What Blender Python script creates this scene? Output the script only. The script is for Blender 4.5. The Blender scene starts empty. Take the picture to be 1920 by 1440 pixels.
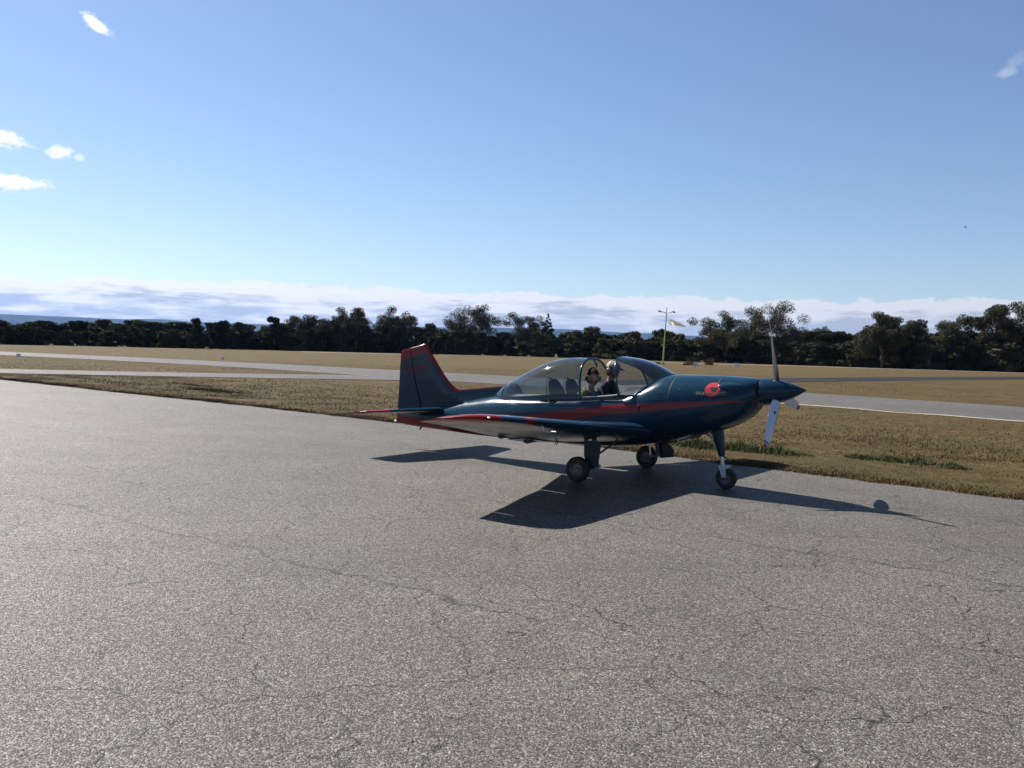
import bpy, bmesh, math, random
import numpy as np
from mathutils import Vector, Matrix, noise as mnoise
R = math.radians
random.seed(7); rng = np.random.default_rng(7)
scn = bpy.context.scene
col = scn.collection

# ------------------------------------------------------------------ camera
CAM_H = 1.736
cam_d = bpy.data.cameras.new('camera'); cam = bpy.data.objects.new('camera', cam_d); col.objects.link(cam)
cam_d.sensor_fit = 'HORIZONTAL'; cam_d.sensor_width = 36.0; cam_d.lens = 36.0 * 1640.0 / 1920.0
cam_d.clip_start = 0.05; cam_d.clip_end = 60000
cam.matrix_world = (Matrix.Translation((0, 0, CAM_H)) @ Matrix.Rotation(R(90 - 2.2616), 4, 'X') @ Matrix.Rotation(R(2.616), 4, 'Z'))
scn.camera = cam

# ------------------------------------------------------------------ sky, sun, exposure
SUN_AZ, SUN_EL = R(42.0), R(43.6)
to_sun = Vector((-math.cos(SUN_AZ) * math.cos(SUN_EL), math.sin(SUN_AZ) * math.cos(SUN_EL), math.sin(SUN_EL)))
SKY_STRENGTH = 0.05
world = bpy.data.worlds.new('World'); scn.world = world; world.use_nodes = True
sun_d = bpy.data.lights.new('sun', 'SUN'); sun_d.energy = 5.0; sun_d.angle = R(0.53); sun_d.color = (1.0, 0.945, 0.86)
sun = bpy.data.objects.new('sun', sun_d); col.objects.link(sun)
sun.rotation_euler = to_sun.to_track_quat('Z', 'Y').to_euler()
vs = scn.view_settings
vs.view_transform = 'Standard'; vs.look = 'None'; vs.gamma = 1.0; vs.use_curve_mapping = False; vs.exposure = 1.28
scn.cycles.use_denoising = True if hasattr(scn, 'cycles') else None
scn.cycles.max_bounces = 5; scn.cycles.diffuse_bounces = 2; scn.cycles.glossy_bounces = 3; world.cycles.sampling_method = 'MANUAL'; world.cycles.sample_map_resolution = 512; scn.cycles.transparent_max_bounces = 12; scn.cycles.volume_bounces = 0

class NT:
    """small helper for wiring node trees"""
    def __init__(s, tree): s.t = tree; s.n = tree.nodes; s.l = tree.links
    def new(s, typ, **kw):
        nd = s.n.new(typ)
        for k, v in kw.items(): setattr(nd, k, v)
        return nd
    def put(s, sock, v):
        if v is None: return
        if isinstance(v, bpy.types.NodeSocket): s.l.new(v, sock)
        else: sock.default_value = v
    def math(s, op, a, b=None, c=None, clamp=False):
        nd = s.new('ShaderNodeMath', operation=op, use_clamp=clamp)
        s.put(nd.inputs[0], a); s.put(nd.inputs[1], b)
        if c is not None: s.put(nd.inputs[2], c)
        return nd.outputs[0]
    def ramp(s, v, a, b, lo=0.0, hi=1.0, smooth=True):
        nd = s.new('ShaderNodeMapRange', interpolation_type='SMOOTHSTEP' if smooth else 'LINEAR')
        s.put(nd.inputs['Value'], v); s.put(nd.inputs['From Min'], a); s.put(nd.inputs['From Max'], b)
        s.put(nd.inputs['To Min'], lo); s.put(nd.inputs['To Max'], hi)
        return nd.outputs['Result']
    def mix(s, f, a, b, blend='MIX'):
        nd = s.new('ShaderNodeMix', data_type='RGBA', blend_type=blend)
        s.put(nd.inputs[0], f); s.put(nd.inputs[6], a if isinstance(a, bpy.types.NodeSocket) else (*a, 1)[:4])
        s.put(nd.inputs[7], b if isinstance(b, bpy.types.NodeSocket) else (*b, 1)[:4])
        return nd.outputs[2]
    def noise(s, vec, scale, detail=4, rough=.55, dist=0.0, dim='3D'):
        nd = s.new('ShaderNodeTexNoise', noise_dimensions=dim)
        s.put(nd.inputs['Vector'], vec); nd.inputs['Scale'].default_value = scale
        nd.inputs['Detail'].default_value = detail; nd.inputs['Roughness'].default_value = rough
        nd.inputs['Distortion'].default_value = dist
        return nd.outputs['Fac']
    def mapping(s, vec, loc=(0, 0, 0), rot=(0, 0, 0), sc=(1, 1, 1)):
        nd = s.new('ShaderNodeMapping'); s.put(nd.inputs['Vector'], vec)
        nd.inputs['Location'].default_value = loc; nd.inputs['Rotation'].default_value = rot; nd.inputs['Scale'].default_value = sc
        return nd.outputs[0]
    def bump(s, h, strength=.5, dist=.01):
        nd = s.new('ShaderNodeBump'); nd.inputs['Strength'].default_value = strength; nd.inputs['Distance'].default_value = dist
        s.put(nd.inputs['Height'], h); return nd.outputs[0]

TILT = 0.0178                                     # the far country tilts about one degree against the apron
def build_world():
    w = NT(world.node_tree)
    for n_ in list(w.n): w.n.remove(n_)
    out = w.new('ShaderNodeOutputWorld'); bg = w.new('ShaderNodeBackground'); bg.inputs['Strength'].default_value = SKY_STRENGTH
    sky = w.new('ShaderNodeTexSky', sky_type='NISHITA')
    sky.sun_disc = False; sky.sun_elevation = SUN_EL; sky.sun_rotation = math.atan2(to_sun.x, to_sun.y)
    sky.altitude = 20; sky.air_density = 1.0; sky.dust_density = 0.3; sky.ozone_density = 2.0
    tc = w.new('ShaderNodeTexCoord'); sep = w.new('ShaderNodeSeparateXYZ'); w.l.new(tc.outputs['Generated'], sep.inputs[0])
    x, y, z = sep.outputs
    e = w.math('SUBTRACT', z, w.math('MULTIPLY', x, TILT))          # height above the true horizon
    az = w.math('ARCTAN2', x, y)
    comb = w.new('ShaderNodeCombineXYZ'); w.l.new(az, comb.inputs[0]); w.l.new(e, comb.inputs[1])
    P = comb.outputs[0]
    # --- bank of stratocumulus low on the horizon, all the way round
    big = w.noise(w.mapping(P, sc=(5.5, 11, 1)), 1.0, 2, .5)
    med = w.noise(w.mapping(P, loc=(3.1, 1.7, 0), sc=(26, 48, 1)), 1.0, 7, .64)
    top = w.math('ADD', 0.0645, w.math('MULTIPLY', w.math('SUBTRACT', big, .5), .022))
    top = w.math('ADD', top, w.math('MULTIPLY', w.math('SUBTRACT', med, .5), .034))
    edge = w.math('SUBTRACT', top, e)
    bank = w.ramp(edge, .0, .0032)
    streak = w.noise(w.mapping(P, loc=(7.3, 2.2, 0), sc=(14, 95, 1)), 1.0, 7, .64, .35)
    streak2 = w.noise(w.mapping(P, loc=(1.3, 5.2, 0), sc=(8, 42, 1)), 1.0, 5, .62, .2)
    val = w.math('ADD', w.math('DIVIDE', e, .066), w.math('MULTIPLY', w.math('SUBTRACT', streak, .5), 2.0))
    val = w.math('ADD', val, w.math('MULTIPLY', w.math('SUBTRACT', streak2, .5), 1.6))
    rim = w.math('MULTIPLY', w.ramp(edge, .016, .001), w.ramp(med, .40, .55, .3, .9))
    lit = w.math('ADD', w.math('MULTIPLY', w.ramp(val, .30, .86), .95), rim, clamp=True)
    k = .412 / SKY_STRENGTH
    sunside = w.ramp(az, .75, -.75, .0, 1.0, False)                # forward scattering: whiter towards the sun
    white = w.mix(sunside, (.68 * k, .70 * k, .73 * k), (1.12 * k, 1.11 * k, 1.09 * k))
    grey = w.mix(sunside, (.42 * k, .46 * k, .52 * k), (.52 * k, .56 * k, .64 * k))
    ccol = w.mix(lit, grey, white)
    # --- small fair weather puffs; a few that show in the photograph sit at their bearings, others are scattered over the whole sky
    warp = w.noise(w.mapping(P, sc=(60, 75, 1)), 1.0, 6, .68)
    warp2 = w.noise(w.mapping(P, loc=(4, 9, 0), sc=(150, 170, 1)), 1.0, 4, .65)
    wv = w.math('ADD', w.math('MULTIPLY', w.math('SUBTRACT', warp, .5), 3.2), w.math('MULTIPLY', w.math('SUBTRACT', warp2, .5), 1.2))
    total = None
    for (a0, e0, ra, re, tilt, dens) in PUFFS:
        da = w.math('SUBTRACT', az, a0); de = w.math('SUBTRACT', e, e0)
        de = w.math('SUBTRACT', de, w.math('MULTIPLY', da, tilt))
        q = w.math('ADD', w.math('POWER', w.math('ABSOLUTE', w.math('DIVIDE', da, ra)), 2.0), w.math('POWER', w.math('ABSOLUTE', w.math('DIVIDE', de, re)), 2.0))
        q = w.math('ADD', w.math('SQRT', q), w.math('MULTIPLY', wv, .85))
        m = w.math('MULTIPLY', w.ramp(q, 1.25, .45), dens)
        total = m if total is None else w.math('MAXIMUM', total, m)
    outside = w.ramp(w.math('ABSOLUTE', az), .75, .95)              # scattered puffs beyond the framed part
    sc1 = w.noise(w.mapping(tc.outputs['Generated'], sc=(6, 6, 11)), 1.0, 6, .6)
    scat = w.math('MULTIPLY', w.math('MULTIPLY', w.ramp(sc1, .655, .72), outside), w.ramp(e, .02, .1))
    total = w.math('MAXIMUM', total, scat)
    puffc = w.mix(sunside, (.62 * k, .66 * k, .74 * k), (1.18 * k, 1.18 * k, 1.18 * k))
    skyc = w.mix(1.0, sky.outputs[0], (.87, .905, .985), 'MULTIPLY')
    c = w.mix(total, skyc, puffc)
    c = w.mix(w.math('MULTIPLY', bank, .97), c, ccol)
    w.l.new(c, bg.inputs['Color']); w.l.new(bg.outputs[0], out.inputs['Surface'])
# bearing, height (radians), half sizes, slant, density of the puffs in view
PUFFS = [(-.4520, .3030, .0135, .0062, -.5, .95), (-.540, .1915, .030, .0075, -.22, 1.0), (-.4835, .1830, .0105, .0062, .1, .85),
         (-.4640, .1797, .005, .0040, 0, .55), (-.530, .1495, .034, .0075, -.06, 1.0), (.4960, .2765, .009, .0055, .2, .38), (.5050, .2860, .010, .0065, .3, .22)]
build_world()

# ------------------------------------------------------------------ materials
MATS = {}
def material(name):
    m = bpy.data.materials.new(name); m.use_nodes = True; t = NT(m.node_tree)
    b = t.n['Principled BSDF']; MATS[name] = m
    return m, t, b
def simple(name, color, rough=.5, metal=0.0, coat=0.0, var=0.12, scale=6.0, spec=.5, bump=0.0):
    m, t, b = material(name)
    tc = t.new('ShaderNodeTexCoord')
    n1 = t.noise(tc.outputs['Object'], scale, 5, .6)
    c = t.mix(t.ramp(n1, .3, .7), tuple(v * (1 - var) for v in color), tuple(min(1, v * (1 + var)) for v in color))
    t.put(b.inputs['Base Color'], c); b.inputs['Metallic'].default_value = metal
    t.put(b.inputs['Roughness'], t.ramp(n1, .25, .75, rough * .85, min(1, rough * 1.15)))
    b.inputs['Coat Weight'].default_value = coat; b.inputs['Coat Roughness'].default_value = .05
    b.inputs['Specular IOR Level'].default_value = spec
    if bump: t.put(b.inputs['Normal'], t.bump(n1, bump, .01))
    return m
BLUE = (.0065, .028, .050); RED = (.17, .011, .014)
simple('paint_blue', BLUE, .17, spec=.27, coat=.0, var=.06, scale=3)
simple('paint_red', RED, .2, spec=.27, coat=.0, var=.08, scale=3)
simple('emblem_red', (.42, .02, .03), .3, coat=.5)
simple('paint_light', (.30, .42, .50), .25, coat=.5)
simple('black_trim', (.012, .012, .014), .55)
simple('tyre_rubber', (.016, .016, .017), .75, bump=.2, scale=30)
simple('bare_metal', (.45, .46, .47), .32, metal=.9)
simple('grey_paint', (.11, .115, .125), .4)
simple('fork_paint', (.40, .42, .45), .4)
simple('white_paint', (.74, .75, .78), .35)
simple('blade_grey', (.50, .53, .60), .38, var=.05)
simple('blade_dark', (.035, .035, .038), .5)
simple('interior', (.05, .052, .055), .8)
simple('interior_pale', (.16, .17, .17), .7)
simple('seat_leather', (.006, .006, .008), 1.0, spec=.05)
simple('skin', (.27, .145, .10), .55, var=.08)
simple('hair', (.020, .011, .007), .95, spec=.1, var=.4, scale=40)
simple('olive_cloth', (.115, .105, .045), .9, var=.25, scale=18)
simple('navy_cloth', (.020, .022, .036), .9, var=.2, scale=18)
simple('lilac_cloth', (.13, .13, .22), .9)
simple('beige_cloth', (.27, .24, .20), .85, var=.18, scale=25)
simple('brim_cloth', (.09, .07, .08), .85)
simple('headset_plastic', (.018, .018, .02), .4)
simple('headset_gel', (.30, .27, .23), .5)
simple('eye_white', (.7, .7, .68), .3)
simple('eye_dark', (.02, .015, .012), .2)
simple('lips', (.32, .12, .10), .5)
simple('pole_yellow', (.36, .36, .075), .5, var=.2, scale=2)
simple('pole_grey', (.30, .32, .33), .45)
def sock_material():
    m, t, b = material('sock_fabric'); b.inputs['Base Color'].default_value = (.75, .73, .70, 1); b.inputs['Roughness'].default_value = .9
    n1 = t.noise(t.new('ShaderNodeTexCoord').outputs['Object'], 6, 4); t.put(b.inputs['Base Color'], t.mix(n1, (.70, .68, .65), (.80, .78, .75)))
    tl = t.new('ShaderNodeBsdfTranslucent'); tl.inputs[0].default_value = (.72, .66, .58, 1); mx = t.new('ShaderNodeMixShader'); mx.inputs[0].default_value = .45
    t.l.new(b.outputs[0], mx.inputs[1]); t.l.new(tl.outputs[0], mx.inputs[2]); t.l.new(mx.outputs[0], t.n['Material Output'].inputs['Surface'])
sock_material()
simple('lamp_dark', (.04, .045, .05), .4)
simple('marker_white', (.62, .64, .66), .6, var=.1)
simple('emblem_green', (.012, .03, .018), .3)
simple('gold_letter', (.25, .17, .095), .4)
simple('bark', (.16, .125, .10), .9, var=.35, scale=5)
simple('bark_pale', (.30, .26, .22), .9, var=.3, scale=4)
simple('bird_dark', (.02, .02, .022), .7)

def leaf_material(name, c1, c2):
    m, t, b = material(name)
    oi = t.new('ShaderNodeObjectInfo'); g = t.new('ShaderNodeNewGeometry')
    tc = t.new('ShaderNodeTexCoord')
    n1 = t.noise(tc.outputs['Object'], .55, 3, .6)
    f = t.math('ADD', t.math('MULTIPLY', n1, .85), t.math('MULTIPLY', g.outputs['Random Per Island'], .25))
    c = t.mix(t.ramp(f, .3, .85), c1, c2)
    hs = t.new('ShaderNodeHueSaturation'); t.put(hs.inputs['Color'], c)
    t.put(hs.inputs['Value'], t.ramp(oi.outputs['Random'], 0, 1, .75, 1.25, False))
    t.put(hs.inputs['Hue'], t.ramp(oi.outputs['Random'], 0, 1, .475, .512, False))
    t.put(b.inputs['Base Color'], hs.outputs[0]); b.inputs['Roughness'].default_value = .8; b.inputs['Specular IOR Level'].default_value = .06
    return m
leaf_material('leaf_bush', (0.0308, 0.0372, 0.0155), (0.0541, 0.0598, 0.0245))
leaf_material('leaf_gum', (0.0387, 0.0406, 0.0202), (0.0709, 0.0676, 0.0333))
leaf_material('leaf_dark', (0.0145, 0.0220, 0.0122), (0.0290, 0.0371, 0.0167))

def glass_material(name, tint, base):
    m, t, b = material(name); t.n.remove(b)
    out = t.n['Material Output']
    tr = t.new('ShaderNodeBsdfTransparent'); tr.inputs[0].default_value = (*tint, 1)
    gl = t.new('ShaderNodeBsdfGlossy'); gl.inputs['Roughness'].default_value = .035; gl.inputs['Color'].default_value = (1, 1, 1, 1)
    lw = t.new('ShaderNodeLayerWeight'); sch = t.math('ADD', t.math('MULTIPLY', t.math('POWER', lw.outputs['Facing'], 4.0), .93), .05)
    mx = t.new('ShaderNodeMixShader'); t.l.new(t.math('ADD', sch, base, clamp=True), mx.inputs[0])
    t.l.new(tr.outputs[0], mx.inputs[1]); t.l.new(gl.outputs[0], mx.inputs[2]); t.l.new(mx.outputs[0], out.inputs['Surface'])
glass_material('canopy_glass', (.54, .61, .64), .0); glass_material('sky_sheen_glass', (.10, .16, .22), .05)  # second glass carries a sky reflection as dark blue colour

def hull_material():
    m, t, b = material('hull_paint')
    tc = t.new('ShaderNodeTexCoord'); sep = t.new('ShaderNodeSeparateXYZ'); t.l.new(tc.outputs['Object'], sep.inputs[0])
    x, y, z = sep.outputs
    # cheat line along the flank: upper and lower edges as curves of x
    def curve(pts):
        fc = t.new('ShaderNodeFloatCurve'); c = fc.mapping.curves[0]
        while len(c.points) > 2: c.points.remove(c.points[-1])
        xs = [(p[0] + 2) / 5 for p in pts]
        c.points[0].location = (xs[0], pts[0][1] / 2); c.points[1].location = (xs[-1], pts[-1][1] / 2)
        for xx, p in list(zip(xs, pts))[1:-1]: c.points.new(xx, p[1] / 2)
        for p in c.points: p.handle_type = 'VECTOR'
        fc.mapping.update()
        t.put(fc.inputs['Value'], t.math('DIVIDE', t.math('ADD', x, 2.0), 5.0))
        return t.math('MULTIPLY', fc.outputs[0], 2.0)
    up = curve(STRIPE_UP); lo = curve(STRIPE_LO)
    stripe = t.math('MULTIPLY', t.math('LESS_THAN', z, up), t.math('GREATER_THAN', z, lo))
    stripe = t.math('MULTIPLY', stripe, t.math('MULTIPLY', t.math('GREATER_THAN', x, -1.6), t.math('LESS_THAN', x, 1.98)))
    belly = t.math('LESS_THAN', z, t.math('ADD', .385, t.math('MULTIPLY', t.math('SUBTRACT', -2.2, x), .085)))
    belly = t.math('MULTIPLY', belly, t.math('LESS_THAN', x, -2.2))
    f = t.math('MAXIMUM', stripe, belly)
    n1 = t.noise(tc.outputs['Object'], 3.0, 5, .6)
    blue = t.mix(n1, tuple(v * .93 for v in BLUE), tuple(v * 1.07 for v in BLUE))
    # oil and exhaust grime under the belly
    grime = t.math('MULTIPLY', t.ramp(z, .62, .40), t.ramp(t.noise(t.mapping(tc.outputs['Object'], sc=(1.2, 6, 6)), 3, 5, .6), .35, .7))
    c = t.mix(f, blue, RED)
    c = t.mix(t.math('MULTIPLY', grime, .35), c, (.03, .028, .025))
    t.put(b.inputs['Base Color'], c)
    t.put(b.inputs['Roughness'], t.ramp(n1, .3, .7, .15, .21)); b.inputs['Specular IOR Level'].default_value = .27; b.inputs['Coat Weight'].default_value = .0; b.inputs['Coat Roughness'].default_value = .05
STRIPE_UP = [(-2, .70), (-1.30, .757), (-.53, .905), (-.24, .965), (.18, 1.032), (.68, 1.092), (1.31, 1.150), (1.72, 1.199), (1.98, 1.193), (3, 1.19)]
STRIPE_LO = [(-2, .66), (-1.30, .70), (-.64, .757), (-.22, .825), (.20, .907), (.69, .976), (1.32, 1.087), (1.55, 1.14), (1.98, 1.19), (3, 1.19)]
hull_material()

def asphalt_material(name, base, tint, crack=True, spec=.17):
    m, t, b = material(name)
    tc = t.new('ShaderNodeTexCoord'); P = tc.outputs['Object']
    big = t.noise(P, .16, 4, .6); med = t.noise(P, 1.1, 5, .6)
    v = t.new('ShaderNodeTexVoronoi', feature='F1'); t.put(v.inputs['Vector'], P); v.inputs['Scale'].default_value = 125
    v2 = t.new('ShaderNodeTexVoronoi', feature='F1'); t.put(v2.inputs['Vector'], P); v2.inputs['Scale'].default_value = 80
    sepc = t.new('ShaderNodeSeparateColor'); t.l.new(v.outputs['Color'], sepc.inputs[0])
    sepd = t.new('ShaderNodeSeparateColor'); t.l.new(v2.outputs['Color'], sepd.inputs[0])
    stone = sepc.outputs[0]; stone2 = sepd.outputs[1]
    val = t.math('ADD', t.math('MULTIPLY', t.math('POWER', stone, 2.2), 1.25), .36)
    val = t.math('MULTIPLY', val, t.ramp(stone2, .80, .95, 1.0, 1.6))
    pit = t.ramp(t.noise(P, 75, 3, .6), .34, .5, .36, 1.0)
    val = t.math('MULTIPLY', val, pit)
    val = t.math('MULTIPLY', val, t.ramp(t.noise(P, 24, 3, .7), .30, .70, .80, 1.22))
    val = t.math('MULTIPLY', val, t.ramp(big, .3, .7, .86, 1.13)); val = t.math('MULTIPLY', val, t.ramp(med, .25, .75, .90, 1.10))
    c = t.mix(t.ramp(t.noise(P, .5, 3, .5), .35, .7), tuple(base * k for k in tint[0]), tuple(base * k for k in tint[1]))
    c = t.mix(1.0, c, None if False else (1, 1, 1), 'MULTIPLY')
    mulc = t.new('ShaderNodeVectorMath', operation='SCALE'); t.l.new(c, mulc.inputs[0]); t.l.new(val, mulc.inputs['Scale'])
    colr = mulc.outputs[0]
    hgt = t.math('ADD', t.math('MULTIPLY', v.outputs['Distance'], -1.0), t.math('MULTIPLY', stone, .5))
    if crack:
        wob = t.new('ShaderNodeTexNoise'); t.put(wob.inputs['Vector'], P); wob.inputs['Scale'].default_value = 2.3; wob.inputs['Detail'].default_value = 5
        wv = t.new('ShaderNodeVectorMath', operation='SCALE'); wv.inputs['Scale'].default_value = .55
        sb = t.new('ShaderNodeVectorMath', operation='SUBTRACT'); t.l.new(wob.outputs['Color'], sb.inputs[0]); sb.inputs[1].default_value = (.5, .5, .5)
        t.l.new(sb.outputs[0], wv.inputs[0]); ad = t.new('ShaderNodeVectorMath', operation='ADD'); t.l.new(P, ad.inputs[0]); t.l.new(wv.outputs[0], ad.inputs[1])
        def cracks(scale, wdt, loc, lo, hi):
            vc = t.new('ShaderNodeTexVoronoi', feature='DISTANCE_TO_EDGE', voronoi_dimensions='2D'); t.put(vc.inputs['Vector'], t.mapping(ad.outputs[0], loc=loc, rot=(0, 0, .3)))
            vc.inputs['Scale'].default_value = scale
            gate = t.ramp(t.noise(t.mapping(P, loc=loc), .55, 3, .6), lo, hi)
            return t.math('MULTIPLY', t.ramp(vc.outputs['Distance'], wdt, wdt * .3), gate)
        cr = t.math('MAXIMUM', cracks(.66, .0058, (3, 1, 0), .26, .40), t.math('MULTIPLY', cracks(1.45, .0085, (9, 4, 0), .42, .52), .85))
        # paving seams running with the apron edge
        sx = t.new('ShaderNodeSeparateXYZ'); t.l.new(t.mapping(ad.outputs[0], rot=(0, 0, R(33.5))), sx.inputs[0])
        lane = t.math('ABSOLUTE', t.math('SUBTRACT', t.math('FRACT', t.math('DIVIDE', t.math('ADD', sx.outputs[1], .35), 3.4)), .5))
        seam = t.math('MULTIPLY', t.ramp(lane, .0075, .002), t.ramp(t.noise(P, .4, 3), .36, .5))
        cr = t.math('MAXIMUM', cr, t.math('MULTIPLY', seam, .7))
        colr = t.mix(t.math('MULTIPLY', cr, .85), colr, tuple(base * .06 for _ in range(3)))
        colr = t.mix(t.math('MULTIPLY', t.ramp(t.noise(t.mapping(P, rot=(0, 0, R(33.5)), sc=(.12, 1.6, 1)), 1.0, 4, .6), .52, .70), .22), colr, (base * .60, base * .58, base * .56))   # scuffs along the taxi direction
        st = t.math('MULTIPLY', t.ramp(t.noise(P, .9, 4, .6, .6), .62, .78), .35)       # oil stains
        colr = t.mix(st, colr, (base * .55, base * .42, base * .36))
    t.put(b.inputs['Base Color'], colr)
    t.put(b.inputs['Roughness'], t.ramp(stone, 0, 1, .76, .52)); b.inputs['Specular IOR Level'].default_value = spec
    t.put(b.inputs['Normal'], t.bump(hgt, .55, .006))
    return m
asphalt_material('apron_asphalt', .106, ((1.09, 1.0, .87), (1.12, .995, .875)))
asphalt_material('taxiway_asphalt', .105, ((1.06, .985, .90), (1.1, 1.0, .9)), crack=False, spec=.12)
asphalt_material('runway_asphalt', .032, ((1.0, 1.0, 1.0), (1.05, 1.0, .95)), crack=False, spec=.04)

def field_material():
    m, t, b = material('dry_field')
    tc = t.new('ShaderNodeTexCoord'); P = tc.outputs['Object']
    big = t.noise(t.mapping(P, rot=(0, 0, .4), sc=(.6, 1.3, 1)), .06, 4, .6); med = t.noise(t.mapping(P, rot=(0, 0, .5), sc=(.7, 1.6, 1)), .45, 6, .65, .4)
    fine = t.noise(P, 5.5, 6, .75); tiny = t.noise(P, 38, 4, .7)
    c = t.mix(t.ramp(big, .35, .65), (0.0813, 0.0499, 0.0168), (0.0866, 0.0621, 0.0199))
    c = t.mix(t.ramp(med, .36, .62), c, (0.1338, 0.0906, 0.0319))
    c = t.mix(t.math('MULTIPLY', t.ramp(t.noise(P, 1.9, 5, .7), .55, .40), .55), c, (0.0377, 0.0254, 0.0093))
    c = t.mix(t.math('MULTIPLY', t.ramp(t.noise(P, .23, 5, .65), .50, .64), .65), c, (0.0640, 0.0621, 0.0168))
    c = t.mix(t.ramp(fine, .62, .42, 0, .6), c, (0.0394, 0.0265, 0.0103))
    sand = t.math('MULTIPLY', t.ramp(t.noise(t.mapping(P, rot=(0, 0, .55), sc=(.5, 1.5, 1)), 1.2, 6, .7), .62, .74), t.ramp(med, .45, .6))
    c = t.mix(t.math('MULTIPLY', sand, .9), c, (0.2309, 0.1934, 0.1157))
    c = t.mix(t.ramp(tiny, .35, .7, .35, 0), c, (0.0262, 0.0178, 0.0071))
    t.put(b.inputs['Base Color'], c); b.inputs['Roughness'].default_value = .95; b.inputs['Specular IOR Level'].default_value = .15
    t.put(b.inputs['Normal'], t.bump(t.math('ADD', t.math('MULTIPLY', fine, 1.0), t.math('MULTIPLY', tiny, .5)), .9, .08))
field_material()
def grass_material(name, cols):
    m, t, b = material(name)
    g = t.new('ShaderNodeNewGeometry'); tc = t.new('ShaderNodeTexCoord')
    n1 = t.ramp(t.noise(tc.outputs['Object'], .55, 6, .68), .32, .68)
    f = t.math('ADD', t.math('MULTIPLY', g.outputs['Random Per Island'], .5), t.math('MULTIPLY', n1, .5))
    c = t.mix(t.ramp(f, .25, .6), cols[0], cols[1]); c = t.mix(t.ramp(f, .65, .98), c, cols[2])
    t.put(b.inputs['Base Color'], c); b.inputs['Roughness'].default_value = .8; b.inputs['Specular IOR Level'].default_value = .2
grass_material('grass_dry', ((0.0530, 0.0372, 0.0104), (0.1039, 0.0696, 0.0222), (0.1961, 0.1392, 0.0577)))
grass_material('grass_thatch', ((0.0318, 0.0206, 0.0067), (0.0636, 0.0412, 0.0133), (0.1272, 0.0862, 0.0333)))
grass_material('grass_green', ((0.0358, 0.0515, 0.0156), (0.0597, 0.0790, 0.0249), (0.1352, 0.1236, 0.0604)))
simple('sand', (.30, .27, .215), .95, var=.15, scale=.8)
def hill_material():
    m, t, b = material('hill_forest')
    tc = t.new('ShaderNodeTexCoord')
    n1 = t.noise(tc.outputs['Object'], .004, 6, .7)
    t.put(b.inputs['Base Color'], t.mix(t.ramp(n1, .35, .65), (.016, .024, .016), (.036, .045, .028))); b.inputs['Roughness'].default_value = 1
    b.inputs['Specular IOR Level'].default_value = 0
hill_material()

# ------------------------------------------------------------------ object helpers
def mesh_obj(name, verts, faces, mats, parent=None, smooth=True, mi=None):
    me = bpy.data.meshes.new(name); me.from_pydata([tuple(map(float, v)) for v in verts], [], [tuple(map(int, f)) for f in faces])
    for mm in (mats if isinstance(mats, (list, tuple)) else [mats]): me.materials.append(MATS[mm])
    if mi is not None: me.polygons.foreach_set('material_index', np.asarray(mi, dtype=np.int32))
    if smooth: me.polygons.foreach_set('use_smooth', [True] * len(me.polygons))
    me.update()
    ob = bpy.data.objects.new(name, me); col.objects.link(ob)
    if parent is not None: ob.parent = parent
    return ob
def fix_normals(ob):
    bm = bmesh.new(); bm.from_mesh(ob.data); bmesh.ops.recalc_face_normals(bm, faces=bm.faces); bm.to_mesh(ob.data); bm.free(); return ob
def tag(o, label=None, cat=None, group=None, kind=None):
    if label: o['label'] = label
    if cat: o['category'] = cat
    if group: o['group'] = group
    if kind: o['kind'] = kind
    return o
def empty(name, loc=(0, 0, 0), rz=0.0):
    o = bpy.data.objects.new(name, None); col.objects.link(o); o.location = loc; o.rotation_euler = (0, 0, rz); o.empty_display_size = .2; return o
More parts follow.
